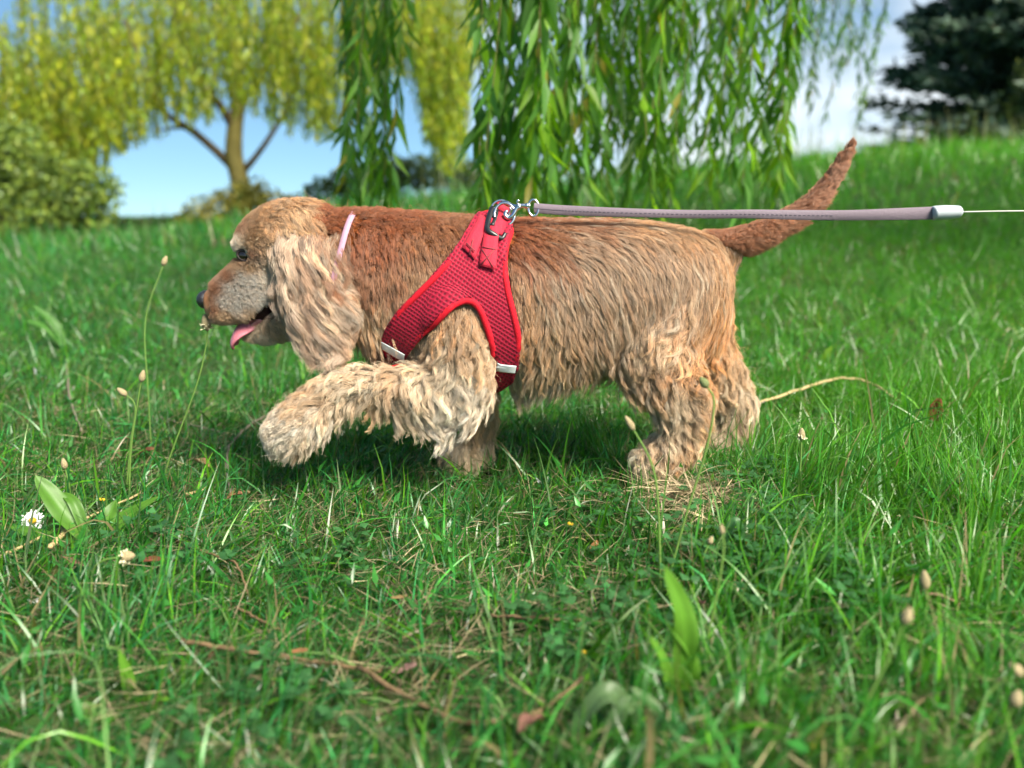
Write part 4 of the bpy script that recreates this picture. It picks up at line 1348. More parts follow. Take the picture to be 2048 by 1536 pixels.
sm = tongue.modifiers.new('sub', 'SUBSURF'); sm.levels = 1; sm.render_levels = 1
bm_obj('gum', [limb([(545, 628, -.016, .007), (522, 640, -.019, .007), (505, 652, -.018, .005)])], M_gum, dog)
for q, (a, b_) in enumerate([(520, 626), (509, 634), (530, 622)]):
    bm_obj('tooth', [ellipsoid(P(a, b_, -.021), .0024, .002, .0038, 0, 8)], M_tooth, dog)

# ================================================================== harness
def skin_at(px, py, off, side=-1):
    """Point on the coat, off metres outside the body, at a photo pixel (side -1 = towards the camera)."""
    w = P(px, py, -.10)
    loc, nr, _, d = body_bvh.ray_cast(Vector((w[0], side * .5, w[2])), Vector((0, -side, 0)))
    if loc is None:
        loc, nr, _, d = body_bvh.find_nearest(Vector((w[0], side * .02, w[2])))
        loc = np.array(loc); nr = np.array(nr)
        return loc + nr * off, nr
    nr = np.array(nr)
    return np.array(loc) + nr * off, nr


def skin_many(pts2, off, side=-1, smooth=0):
    a = [skin_at(x, y, off, side) for x, y in pts2]
    return np.array([p for p, _ in a]), norm(np.array([n for _, n in a]))


def fill_poly(poly, step):
    """Triangulated interior of a 2-D outline."""
    bm = bmesh.new()
    vs_ = [bm.verts.new((x, y, 0)) for x, y in poly]
    bm.faces.new(vs_)
    mnx, mny = poly.min(0); mxx, mxy = poly.max(0)
    for x in np.arange(mnx + step / 2, mxx, step):
        bmesh.ops.bisect_plane(bm, geom=bm.verts[:] + bm.edges[:] + bm.faces[:], plane_co=(x, 0, 0), plane_no=(1, 0, 0))
    for y in np.arange(mny + step / 2, mxy, step):
        bmesh.ops.bisect_plane(bm, geom=bm.verts[:] + bm.edges[:] + bm.faces[:], plane_co=(0, y, 0), plane_no=(0, 1, 0))
    bmesh.ops.triangulate(bm, faces=bm.faces[:])
    bm.verts.index_update()
    v = np.array([vv.co[:2] for vv in bm.verts]); f = np.array([[q.index for q in fc.verts] for fc in bm.faces])
    bm.free()
    return v, f


m, N, L_, out = new_mat('harness_air_mesh')
uvn = N.new('ShaderNodeUVMap'); uvn.uv_map = 'UVMap'
mp = N.new('ShaderNodeMapping'); mp.inputs['Rotation'].default_value = (0, 0, R(-32))
vo = N.new('ShaderNodeTexVoronoi'); vo.inputs['Scale'].default_value = 1.0; vo.inputs['Randomness'].default_value = .12
rp = N.new('ShaderNodeValToRGB')
rp.color_ramp.elements[0].position = .14; rp.color_ramp.elements[0].color = (.10, .003, .012, 1)
rp.color_ramp.elements[1].position = .36; rp.color_ramp.elements[1].color = (.30, .004, .026, 1)
b = N.new('ShaderNodeBsdfPrincipled'); b.inputs['Roughness'].default_value = .7; b.inputs['Specular IOR Level'].default_value = .3; b.inputs['Sheen Weight'].default_value = .04
bp = N.new('ShaderNodeBump'); bp.inputs['Strength'].default_value = .9; bp.inputs['Distance'].default_value = .002
L_.new(uvn.outputs[0], mp.inputs[0]); L_.new(mp.outputs[0], vo.inputs['Vector']); L_.new(vo.outputs['Distance'], rp.inputs[0])
L_.new(rp.outputs[0], b.inputs['Base Color']); L_.new(vo.outputs['Distance'], bp.inputs['Height']); L_.new(bp.outputs[0], b.inputs['Normal']); L_.new(b.outputs[0], out.inputs[0])
M_mesh = m
M_bind = mat_plain('harness_binding', (.55, .007, .020), rough=.7, spec=.2, noise=.12, scale=900, bump=.5, sheen=.04)
M_web = mat_plain('harness_webbing', (.50, .020, .045), rough=.65, spec=.25, noise=.14, scale=1100, bump=.5, sheen=.04)
M_refl = mat_plain('reflective_tape', (.66, .72, .74), rough=.32, spec=.6, noise=.10, scale=400, bump=.2)
M_black = mat_plain('black_plastic', (.012, .014, .016), rough=.3, spec=.5)
M_steel = mat_plain('chrome', (.62, .64, .66), rough=.14, metal=1.0)
M_stitch = mat_plain('stitch_thread', (.20, .02, .03), rough=.8)

har = empty('dog_harness', P(990, 430, 0))
tag(har, 'red mesh step-in harness with white reflective strips on the dog', 'harness')
OFF = .0130
hv2, hf = fill_poly(HARNESS, 11)
poly_c = HARNESS.mean(0)


def strip_mesh(name, quad, off, mat, side=-1, n=10, w=4, parent=har, thick=.0012):
    """Cloth strip from 4 corners in photo pixels, laid on the coat."""
    q = np.array(quad, float)
    U = np.linspace(0, 1, n)[:, None, None]; V = np.linspace(0, 1, w)[None, :, None]
    g = (q[0] * (1 - U) + q[3] * U) * (1 - V) + (q[1] * (1 - U) + q[2] * U) * V
    p, nr = skin_many(g.reshape(-1, 2), off, side)
    f = np.array([(i * w + j, i * w + j + 1, (i + 1) * w + j + 1, (i + 1) * w + j) for i in range(n - 1) for j in range(w - 1)])
    uv = g.reshape(-1, 2) / 10
    o = np_mesh(name, p, f, mat, uv=uv, parent=parent)
    sm = o.modifiers.new('thick', 'SOLIDIFY'); sm.thickness = thick; sm.offset = 0
    return o


def smooth_normals(nr, f, it=6):
    return nr


for side in (-1, 1):
    p, nr = skin_many(hv2, OFF, side)
    # even out the height of the cloth
    nb = [set() for _ in range(len(p))]
    for a, b_, c_ in hf:
        nb[a] |= {b_, c_}; nb[b_] |= {a, c_}; nb[c_] |= {a, b_}
    for it in range(6):
        q = p.copy()
        for i, s in enumerate(nb):
            if s: q[i, 1] = .5 * p[i, 1] + .5 * np.mean([p[j, 1] for j in s])
        p = q
    ff = hf if side == 1 else hf[:, ::-1]
    panel = np_mesh('mesh_panel', p, ff, M_mesh, uv=hv2 / 7.2, parent=har)
    sm = panel.modifiers.new('thick', 'SOLIDIFY'); sm.thickness = .003; sm.offset = 0
    # bound edge
    per = np.vstack([HARNESS, HARNESS[:1]])
    dn = catmull(per, 260)[:-1]
    d2 = np.roll(dn, -1, 0) - np.roll(dn, 1, 0)
    inw = norm(np.stack([-d2[:, 1], d2[:, 0]], 1))
    inner_test = in_poly(dn + inw * 4, HARNESS).mean() > .5
    if not inner_test: inw = -inw
    from mathutils import kdtree
    kd = kdtree.KDTree(len(p))
    for i, a in enumerate(hv2): kd.insert((a[0], a[1], 0), i)
    kd.balance()
    rows = []
    for o_, h_ in ((-2.5, -.0030), (-2.5, .0012), (1.5, .0032), (6, .0034), (10.0, .0018), (10.0, -.002)):
        pts2 = dn + inw * o_
        row = []
        for a in pts2:
            w = P(a[0], a[1], -.10)
            near_ = kd.find_n((a[0], a[1], 0), 3)
            ys = np.mean([p[i, 1] for _, i, _ in near_])
            row.append((w[0], ys + side * h_, w[2]))
        rows.append(row)
    rows = np.array(rows)                      # (6, n, 3)
    nr_, nn_ = rows.shape[:2]
    f = [(a * nn_ + i, a * nn_ + (i + 1) % nn_, ((a + 1) % nr_) * nn_ + (i + 1) % nn_, ((a + 1) % nr_) * nn_ + i) for a in range(nr_) for i in range(nn_)]
    bm_obj('binding', [(rows.reshape(-1, 3), f)], M_bind, har)
    for quad in ([(767, 678), (813, 702), (809, 716), (767, 691)], [(987, 716), (1033, 719), (1030, 735), (985, 730)]):
        strip_mesh('reflective_strip', quad, OFF + .0032, M_refl, side)
    strip_mesh('strap_end', [(958, 452), (976, 462), (951, 526), (925, 507)], OFF + .0045, M_web, side)
    strip_mesh('strap_end', [(972, 455), (999, 470), (994, 545), (960, 538)], OFF + .0062, M_web, side)
    for quad in ([(935, 500), (952, 515), (950, 517), (933, 502)], [(948, 494), (942, 522), (940, 520), (946, 492)], [(966, 508), (993, 512), (993, 514), (966, 510)],
                 [(966, 512), (989, 540), (987, 541), (964, 514)], [(991, 515), (966, 536), (964, 534), (989, 513)]):
        strip_mesh('stitching', quad, OFF + .0078, M_stitch, side, n=3, w=2, thick=.0004)
# belly and chest straps under the body
for rows_ in ([(960, 786, -.085), (965, 796, -.03), (965, 798, .03), (960, 786, .085)], [(782, 735, -.07), (784, 750, -.025), (784, 750, .025), (782, 735, .07)]):
    c_ = catmull(np.array([P(*r) for r in rows_]), 14)
    sv = np.array([.018, 0, .004])
    v = np.concatenate([c_ - sv, c_ + sv])
    f = np.array([(i, i + 1, 15 + i, 14 + i) for i in range(13)])
    o = np_mesh('under_strap', v, f, M_bind, parent=har)
    o.modifiers.new('thick', 'SOLIDIFY').thickness = .003
# top of the harness: loop of webbing over the withers, buckle, ring
v = []
loop = catmull(np.array([P(992, 466, -.085), P(1000, 446, -.068), P(1008, 428, -.045), P(1006, 414, -.012), P(1004, 412, .015), P(1008, 428, .045), P(1000, 446, .068), P(992, 466, .085)]), 34)
sv = (P(1012, 440, -.05) - P(992, 430, -.05)) * .62
v = np.concatenate([loop - sv, loop + sv])
f = np.array([(i, i + 1, 35 + i, 34 + i) for i in range(33)])
o = np_mesh('top_strap', v, f, M_web, parent=har)
o.modifiers.new('thick', 'SOLIDIFY').thickness = .002
bk = [(975, 461, -.090), (1004, 476, -.090), (1012, 462, -.088)]
c_ = catmull(np.array([P(985, 417, -.050), P(979, 432, -.064), P(975, 450, -.080), P(976, 461, -.090), P(990, 470, -.092), P(1004, 477, -.090), P(1011, 466, -.086)]), 26)
tube_obj('buckle', c_, np.interp(np.linspace(0, 1, 26), [0, .2, .6, 1], [.0055, .0042, .0045, .003]), M_black, har, 8, flat=.8)
c_ = catmull(np.array([P(984, 415, -.046), P(992, 424, -.052), P(990, 440, -.066), P(984, 452, -.08)]), 14)
tube_obj('buckle_bar', c_, .0036, M_black, har, 8)
rc = P(1009, 429, -.062)
ang = np.linspace(0, 2 * math.pi, 40, endpoint=False)
rp_ = rc + np.stack([np.cos(ang) * .0150, np.sin(ang) * .006, np.sin(ang) * .0165], 1)
tube_obj('ring', rp_, .0021, M_steel, har, 10, closed=True)
rp_ = P(1002, 418, -.045) + np.stack([np.cos(ang) * .014, np.sin(ang) * .004, np.sin(ang) * .0125], 1)
tube_obj('ring', rp_, .0018, M_steel, har, 10, closed=True)

# ================================================================== lead
M_lead = mat_plain('lilac_leather', (.155, .122, .152), rough=.65, spec=.4, noise=.14, scale=500, bump=.4)
M_edge = mat_plain('leather_edge', (.42, .36, .38), rough=.8, noise=.2, scale=900)
M_thread = mat_plain('lead_thread', (.06, .05, .07), rough=.8)
M_cap = mat_plain('grey_plastic', (.36, .40, .43), rough=.45, spec=.4, noise=.05, scale=60)
M_cord = mat_plain('pale_cord', (.50, .50, .46), rough=.8)
lead = empty('dog_lead', P(1066, 416, -.05))
tag(lead, 'lilac leather lead strap with stitched edge and grey end cap, clipped to the harness', 'lead')
top = np.array([(1068, 406), (1120, 410), (1200, 414), (1300, 418), (1400, 420), (1500, 419), (1600, 420), (1700, 420), (1800, 416), (1872, 413)], float)
bot = np.array([(1068, 426), (1120, 430), (1200, 433), (1300, 435), (1400, 437), (1500, 437), (1600, 440), (1700, 441), (1800, 440), (1872, 439)], float)
Yl = np.linspace(-.060, -.075, 10)
T = catmull(np.array([P(a, b, y) for (a, b), y in zip(top, Yl)]), 60)
B = catmull(np.array([P(a, b, y) for (a, b), y in zip(bot, Yl)]), 60)
wob = .0009 * np.sin(np.linspace(0, 22, 60))
T[:, 1] += wob
mid = (T + B) / 2
rows = []
for w_, dy in ((0, -.0012), (0.04, -.0019), (.96, -.0019), (1, -.0012), (1, .0012), (.96, .0016), (.04, .0016), (0, .0012)):
    q = T * (1 - w_) + B * w_
    q = q.copy(); q[:, 1] += dy
    rows.append(q)
v = np.concatenate(rows)
f = [(a * 60 + i, a * 60 + i + 1, ((a + 1) % 8) * 60 + i + 1, ((a + 1) % 8) * 60 + i) for a in range(8) for i in range(59)]
bm_obj('strap', [(v, f)], M_lead, lead)
sp = []
for i in range(74):
    u = i / 74 * 44
    k = int(u); fr = u - k
    a = (T[k] * .46 + B[k] * .54) * (1 - fr) + (T[k + 1] * .46 + B[k + 1] * .54) * fr
    c0 = a + np.array([0, -.0021, 0])
    d = np.array([.0019, 0, 0]); h_ = np.array([0, 0, .0007]); w_ = np.array([0, .0006, 0])
    vv = np.array([c0 - d - h_, c0 + d - h_, c0 + d + h_, c0 - d + h_, c0 - d * .7 - w_, c0 + d * .7 - w_])
    sp.append((vv, [(0, 1, 5, 4), (4, 5, 2, 3), (0, 4, 3), (1, 2, 5)]))
o = bm_obj('stitching', sp, M_thread, lead); o['kind'] = 'stuff'
c_ = catmull(np.array([P(1864, 427, -.075), P(1872, 426, -.075), P(1890, 425, -.075), P(1910, 424, -.075), P(1922, 424, -.075)]), 18)
tube_obj('end_cap', c_, np.interp(np.linspace(0, 1, 18), [0, .08, .5, .9, 1], [.0125, .0138, .0142, .0118, .0070]), M_cap, lead, 16, flat=.75)
tube_obj('cord', catmull(np.array([P(1918, 424, -.075), P(2048, 422, -.08), P(2400, 421, -.09), P(2900, 424, -.1)]), 20), .0012, M_cord, lead, 6)
# trigger clip
clip = empty('trigger_clip', P(1040, 414, -.05), lead)
def seg(rows_, r, n=16, nm='clip_body', sides=8):
    c_ = catmull(np.array([P(*q) for q in rows_]), n)
    return tube_obj(nm, c_, r, M_steel, clip, sides)
seg([(1014, 421, -.060), (1010, 428, -.062), (1016, 436, -.063), (1026, 430, -.063), (1032, 418, -.061), (1040, 413, -.06)], np.linspace(.0028, .0040, 16), nm='hook')
seg([(1000, 408, -.05), (1012, 404, -.052), (1024, 410, -.056), (1036, 413, -.06)], .0026, nm='hook')
seg([(1034, 412, -.06), (1046, 411, -.06), (1056, 412, -.06)], np.array([.0042] * 4 + [.0034] * 8 + [.0046] * 4))
for k in range(6):
    seg([(1038 + k * 3.2, 408.5, -.0605), (1038 + k * 3.2, 415.5, -.0605)], .0012, 4, 'spring_coil', 6)
seg([(1034, 407, -.061), (1037, 400, -.061)], np.array([.002, .0016, .0022, .0026]), 4, 'trigger')
ang = np.linspace(0, 2 * math.pi, 28, endpoint=False)
tube_obj('swivel_eye', P(1067, 416, -.06) + np.stack([np.cos(ang) * .0075, np.sin(ang) * .002, np.sin(ang) * .0118], 1), .0021, M_steel, clip, 8, closed=True)
seg([(1054, 412, -.06), (1060, 412, -.06)], .0034, 4, 'swivel')

# ================================================================== collar
M_collar = mat_plain('lilac_collar', (.42, .24, .32), rough=.65, spec=.4, noise=.18, scale=600, bump=.5)
col_o = None
ax0, ax1 = P(715, 425, 0), P(676, 640, 0)
cen = (ax0 + ax1) / 2
e1 = norm(ax0 - ax1); e2 = np.array([0, 1.0, 0]); e3 = norm(np.cross(e1, e2))
rows = []
for s in (-.0048, .0048):
    r_ = []
    for a in np.linspace(0, 2 * math.pi, 64, endpoint=False):
        d = e1 * math.cos(a) + e2 * math.sin(a)
        o_ = cen + e3 * s
        hit = body_bvh.ray_cast(Vector(o_ + d * .4), Vector(-d))
        rr = np.linalg.norm(np.array(hit[0]) - o_) if hit[0] is not None else .06
        r_.append(min(rr, .115))
    r_ = np.array(r_)
    for it in range(4): r_ = (np.roll(r_, 1) + r_ + np.roll(r_, -1)) / 3
    rows.append(r_)
aa_ = np.linspace(0, 2 * math.pi, 64, endpoint=False)
rr = np.maximum(*rows) + .0012 + .0120 * np.clip(np.abs(np.sin(aa_)) * 1.5 - .35, 0, 1)
v = []
for s, e in ((-.0043, 0), (-.0043, .0016), (.0043, .0016), (.0043, 0)):
    for k, a in enumerate(np.linspace(0, 2 * math.pi, 64, endpoint=False)):
        v.append(cen + e3 * s + (e1 * math.cos(a) + e2 * math.sin(a)) * (rr[k] + e))
f = [(a * 64 + i, a * 64 + (i + 1) % 64, ((a + 1) % 4) * 64 + (i + 1) % 64, ((a + 1) % 4) * 64 + i) for a in range(4) for i in range(64)]
collar = bm_obj('dog_collar', [(np.array(v), f)], M_collar)
tag(collar, 'pale lilac collar on the neck of the dog behind its ear', 'collar')
# ================================================================== small plants and litter in the grass
M_plant = mat_leaf('plantain_leaf', trans=.35, rough=.42, spec=.35, tint=(1.4, 1.35, .4), hue_noise=.18, scale=60)
M_stemg = mat_plain('flower_stalk', (.12, .22, .045), rough=.6, spec=.3, noise=.15, scale=90)
M_head = mat_plain('seed_head', (.34, .28, .16), rough=.9, spec=.1, noise=.55, scale=700, bump=1.0)
M_headg = mat_plain('green_seed_head', (.17, .20, .085), rough=.9, spec=.1, noise=.5, scale=700, bump=1.0)
M_anther = mat_plain('cream_anther', (.75, .68, .45), rough=.8)
M_twigb = mat_plain('brown_twig', (.15, .10, .055), rough=.85, spec=.15, noise=.45, scale=160, bump=.9)
M_twigg = mat_plain('grey_twig', (.17, .15, .11), rough=.9, spec=.1, noise=.45, scale=160, bump=.9)
M_twigs = mat_plain('straw_stalk', (.42, .32, .16), rough=.8, spec=.2, noise=.3, scale=120, bump=.4)
M_dry = mat_leaf('dry_leaf', trans=.2, rough=.75, spec=.15, tint=(1.1, .9, .7), hue_noise=.35, scale=90)
M_petal = mat_plain('white_petal', (.80, .80, .82), rough=.6, spec=.2)
M_yolk = mat_plain('yellow_disc', (.75, .48, .02), rough=.8, noise=.3, scale=900, bump=.8)


def lift(p, h):
    q = np.array(p, float); q[2] = height(q[0], q[1]) + h
    return q


stalks = [
 ('tall plantain stalk with a cream ringed seed head just below the muzzle', (316, 977), [(345, 900), (395, 765), (414, 678)], (413, 650), 13, 34, 1, 0.0),
 ('thin bent plantain stalk, the tallest one left of the dog', (303, 912), [(296, 780), (291, 640)], (328, 525), 8, 22, 0, .05),
 ('plantain stalk with a small pale oval head left of the raised paw', (257, 1000), [(262, 900), (276, 800)], (284, 756), 9, 26, 0, 0.0),
 ('short plantain stalk with a nodding brown head left of the raised paw', (250, 985), [(262, 880), (270, 812)], (247, 786), 9, 24, 0, 0.0),
 ('plantain stalk with a grey head above the big plantain leaf at the daisy', (146, 1015), [(140, 980)], (129, 931), 9, 24, 0, 0.0),
 ('nodding plantain stalk with a fluffy cream head below the daisy', (183, 1215), [(184, 1150), (205, 1122)], (252, 1113), 16, 30, 1, -.01),
 ('plantain stalk with a green conical bud in front of the far hind foot', (1330, 1170), [(1372, 1030), (1412, 900), (1428, 805)], (1410, 768), 13, 27, 0, 0.0),
 ('plantain stalk with a tan head beside the near hind foot', (1322, 1190), [(1316, 1010), (1302, 925)], (1262, 851), 10, 36, 0, 0.0),
 ('plantain stalk with an upright brown head below the straw clump', (1395, 1330), [(1425, 1230), (1446, 1110)], (1444, 1062), 8, 24, 0, 0.0),
 ('short plantain stalk with a small grey head below the straw clump', (1395, 1180), [(1405, 1120)], (1420, 1083), 9, 18, 0, 0.0),
 ('plantain stalk with a small green head touching the straw clump', (1375, 1090), [(1384, 1060)], (1397, 1044), 8, 15, 0, 0.0),
 ('plantain stalk with a cream tipped head in the grass behind the straw clump', (1590, 1020), [(1600, 940)], (1603, 872), 10, 26, 1, 0.0),
 ('stout plantain stalk with a large brown head in the tall grass', (1838, 1290), [(1852, 1220)], (1850, 1166), 15, 44, 0, 0.0),
 ('long leaning plantain stalk with a grey head in the tall grass', (1685, 1500), [(1735, 1400), (1780, 1310)], (1812, 1237), 17, 40, 0, 0.0),
 ('out of focus plantain stalk with a pale round head near the frame corner', (1935, 1460), [(1970, 1395)], (2030, 1342), 24, 26, 0, 0.0),
 ('out of focus plantain stalk with a thick brown head near the frame corner', (1990, 1500), [(2010, 1450)], (2030, 1402), 20, 40, 0, 0.0),
]
for lab, base, mids, head, hw, hl, fl, dy in stalks:
    g = G(*base)
    Yb = g[1]
    pts = [lift(g, -.01)] + [P(a, b_, Yb + dy * (i + 1) / (len(mids) + 1)) for i, (a, b_) in enumerate(mids)] + [P(head[0], head[1], Yb + dy)]
    c = catmull(np.array(pts), 22)
    o = empty('plantain_stalk', tuple(lift(g, 0)))
    tube_obj('stem', c, np.linspace(.0015, .0010, 22), M_stemg, o, 7)
    sc = (Yb - CAM[1]) / FPX
    d = norm(c[-1] - c[-4])
    prof = np.array([.25, .75, 1, 1.02, .95, .8, .58, .28])
    hp = np.array([c[-1] + d * hl * sc * (k / 7 - .35) for k in range(8)])
    tube_obj('seed_head', hp, prof * hw * sc * .72, M_headg if 'green' in lab else M_head, o, 12)
    if fl:
        for k in range(26):
            a = rng.uniform(0, 6.28); q = hp[1 + k % 3] + rng.normal(0, .0008, 3)
            s1 = norm(np.cross(d, [.3, 1, .2])); s2 = np.cross(d, s1)
            rdir = s1 * math.cos(a) + s2 * math.sin(a)
            e = q + rdir * (hw * sc * .8 + rng.uniform(.0005, .002))
            tube_obj('anther', np.array([q + rdir * hw * sc * .5, (q + e) / 2, e]), np.array([.0003, .0004, .0009]), M_anther, o, 5)
    tag(o, lab, 'plantain', 'plantain stalks')


def broad_leaf(path, width, fold=.25, n=16, wv=.06, col=(.065, .155, .026)):
    """Lance shaped leaf with a channelled midrib and raised veins."""
    c = catmull(np.array(path), n)
    t = np.linspace(0, 1, n)
    w = width * np.sin(np.pi * np.clip(t * .93 + .05, 0, 1)) ** .75
    w[-1] = 0.0003
    tg = norm(np.gradient(c, axis=0))
    view = norm(CAM - c)
    sd = norm(np.cross(tg, view * .5 + np.array([0, 0, .6])))
    up = np.cross(sd, tg)
    us = np.linspace(-1, 1, 9)
    v, cc = [], []
    for i in range(n):
        for k, u in enumerate(us):
            v.append(c[i] + sd[i] * u * w[i] * .5 + up[i] * (abs(u) * fold * w[i] * .5 + (.0006 if k % 2 else 0) + wv * w[i] * math.sin(t[i] * 14 + 2 * u) * abs(u)))
            cc.append(np.array(col) * (1.25 if k in (4,) else 1.0) * (.92 + .16 * (k % 2)))
    f = [(i * 9 + k, i * 9 + k + 1, (i + 1) * 9 + k + 1, (i + 1) * 9 + k) for i in range(n - 1) for k in range(8)]
    return np.array(v), np.array(f), np.array(cc)


plants = [
 ('ribwort plantain with broad veined leaves beside the daisy', (190, 1095), [((190, 1095), (120, 1015), (70, 950), 58, .06, .02), ((185, 1100), (90, 1075), (18, 1052), 40, .05, .02), ((195, 1095), (225, 1055), (318, 992), 46, .05, .03),
     ((205, 1098), (215, 1040), (232, 1000), 40, .06, .03), ((180, 1092), (150, 1010), (118, 985), 30, .07, .03), ((195, 1100), (150, 1075), (108, 1140), 36, .05, .0)], (.075, .190, .022)),
 ('upright ribwort plantain with one tall wavy leaf below the straw clump', (1352, 1400), [((1352, 1400), (1372, 1260), (1328, 1130), 66, .04, .0), ((1345, 1400), (1330, 1330), (1300, 1270), 30, .03, .0), ((1350, 1400), (1352, 1470), (1352, 1500), 44, .04, .0),
     ((1356, 1400), (1390, 1330), (1330, 1240), 26, .04, .0)], (.10, .25, .025)),
 ('greyish plantain rosette with folded leaves at the bottom of the picture', (1282, 1470), [((1285, 1470), (1215, 1385), (1125, 1500), 60, .04, -.01), ((1285, 1470), (1255, 1410), (1200, 1540), 52, .05, -.02), ((1290, 1470), (1310, 1420), (1260, 1375), 40, .03, .0)], (.085, .155, .060)),
 ('bright plantain leaf pair standing in the lower left grass', (258, 1400), [((258, 1400), (256, 1360), (238, 1300), 34, .02, .0), ((262, 1400), (300, 1470), (360, 1530), 26, .02, -.01)], (.095, .24, .022)),
 ('single flat oval leaf in the lower left corner grass', (240, 1440), [((245, 1445), (190, 1448), (148, 1412), 50, .02, .0)], (.085, .20, .03)),
 ('bright pointed leaf rising from the bottom edge', (1640, 1520), [((1580, 1560), (1620, 1520), (1645, 1478), 46, .02, .0), ((1660, 1560), (1680, 1520), (1705, 1500), 30, .02, .0)], (.14, .28, .02)),
 ('broad blade leaves in the grass left of the muzzle', (130, 700), [((132, 700), (100, 660), (52, 640), 20, .03, .02), ((132, 700), (110, 650), (66, 610), 22, .04, .03)], (.06, .17, .03)),
 ('bright upright leaf in the grass behind the hind legs', (1640, 745), [((1640, 745), (1652, 715), (1672, 688), 22, .03, .0)], (.15, .28, .02)),
 ('fresh weed with paired leaves in front of the straw clump', (1430, 1130), [((1430, 1130), (1470, 1040), (1490, 1140), 22, .06, .0), ((1430, 1130), (1400, 1095), (1350, 1085), 18, .03, .0)], (.055, .16, .05)),
]
for lab, base, leaves, colr in plants:
    g = G(*base)
    o = empty('plantain_plant', tuple(lift(g, 0)))
    sc = (g[1] - CAM[1]) / FPX
    for (a, b_, c_, w, hgt, back) in leaves:
        p0 = P(a[0], a[1], g[1]); p2 = P(c_[0], c_[1], g[1] + back); p1 = P(b_[0], b_[1], g[1] + back * .5)
        p0 = lift(p0, -.005) if abs(p0[2]) < .06 else p0
        for q in (p1, p2):
            q[2] = max(q[2], height(q[0], q[1]) + .006)
        v, f, cc = broad_leaf([p0, p1, p2], w * sc * .82, col=np.array(colr) * rng.uniform(.85, 1.15))
        np_mesh('leaf', v, f, M_plant, col=cc, parent=o)
    tag(o, lab, 'plantain', 'leafy plantains in the grass')

# daisy
g = G(66, 1062)
o = empty('daisy', tuple(lift(g, 0)))
c0 = P(65, 1042, g[1] - .018)
tube_obj('stem', catmull(np.array([lift(g, 0), (lift(g, 0) + c0) / 2 + np.array([.004, .004, 0]), c0]), 8), .0011, M_stemg, o, 6)
nv = norm(CAM - c0 + np.array([.25, 0, .35])); s1 = norm(np.cross(nv, [0, 0, 1])); s2 = np.cross(s1, nv)
for k in range(26):
    a = k / 26 * 6.283 + rng.normal(0, .05); L_p = .0165 * rng.uniform(.85, 1.05)
    d = norm(s1 * math.cos(a) + s2 * math.sin(a) + nv * rng.uniform(-.08, .12)); sd = norm(np.cross(nv, d))
    v = []
    for t, w in ((.2, .5), (.5, .95), (.8, 1.0), (.97, .6)):
        for u in (-1, 0, 1): v.append(c0 + d * L_p * t + sd * u * w * .00135 - nv * abs(u) * .0003)
    f = np.array([(i * 3 + j, i * 3 + j + 1, i * 3 + j + 4, i * 3 + j + 3) for i in range(3) for j in range(2)])
    np_mesh('petal', np.array(v), f, M_petal, parent=o)
bm_obj('disc', [ellipsoid(c0 + nv * .0022, .0052, .0050, .0050, 0, 10)], M_yolk, o)
tag(o, 'white daisy with a yellow centre in the grass', 'daisy')
# small yellow flowers
for lab, (a, b_) in (('tiny yellow trefoil flower in front of the near feet', (1141, 1050)), ('small dull yellow flower head by the plantain leaves', (204, 1001)), ('tiny yellow flower below the dry twig stub', (1172, 1310))):
    g = G(a, b_ + 22)
    o = empty('yellow_flower', tuple(lift(g, 0)))
    c0 = P(a, b_, g[1])
    tube_obj('stem', np.array([lift(g, 0), (lift(g, 0) + c0) / 2 + .002, c0]), .0008, M_stemg, o, 5)
    bm_obj('petal', [ellipsoid(c0 + np.array([.002, 0, .001]), .0030, .0025, .0022, .5, 8)], M_yolk, o)
    bm_obj('petal', [ellipsoid(c0 + np.array([-.002, 0, .002]), .0026, .0025, .0030, -.3, 8)], M_yolk, o)
    tag(o, lab, 'flower', 'small yellow flowers')

# twigs
twigs = [
 ('brown fallen twig lying across the lower left grass', [(362, 1280), (480, 1300), (640, 1326), (762, 1342)], 9, M_twigb, .020),
 ('thin brown twig bent downward below the raised paw', [(302, 1064), (400, 1100), (472, 1128), (498, 1192)], 5, M_twigb, .022),
 ('short brown twig stub near the middle of the lawn', [(474, 1215), (520, 1240), (566, 1262)], 6, M_twigb, .02),
 ('straight tan twig in the middle of the foreground grass', [(978, 1229), (1100, 1238), (1232, 1246)], 6, M_twigb, .024),
 ('long curved twig along the bottom edge of the picture', [(715, 1335), (850, 1412), (952, 1446), (1080, 1420), (1166, 1354)], 10, M_twigb, .022),
 ('grey hooked twig in the grass beneath the raised paw', [(462, 1000), (455, 905), (490, 858), (530, 832)], 6, M_twigg, .022),
 ('dry straw coloured stalk beside the daisy', [(-20, 1122), (120, 1058), (285, 985)], 6, M_twigs, .024),
 ('pale knobbly dead flower spike lying by the plantain leaves', [(160, 1018), (130, 1062), (100, 1096)], 12, M_twigs, .030),
 ('dark thin twig leaning on the far hind foot', [(1424, 862), (1475, 830), (1530, 802)], 4, M_twigg, .06),
 ('arched straw stalk in the grass behind the hind feet', [(1500, 812), (1590, 782), (1680, 756), (1745, 768), (1795, 802)], 5, M_twigs, .06),
 ('thin grey stalk lying left of the raised paw', [(262, 826), (380, 850), (455, 868)], 4, M_twigg, .02),
 ('thin grey stalk standing at the left edge of the shade', [(132, 728), (141, 800), (163, 862)], 5, M_twigg, .03),
 ('pale dry stem on the grass below the raised paw', [(372, 988), (440, 975), (500, 985)], 5, M_twigs, .02),
]
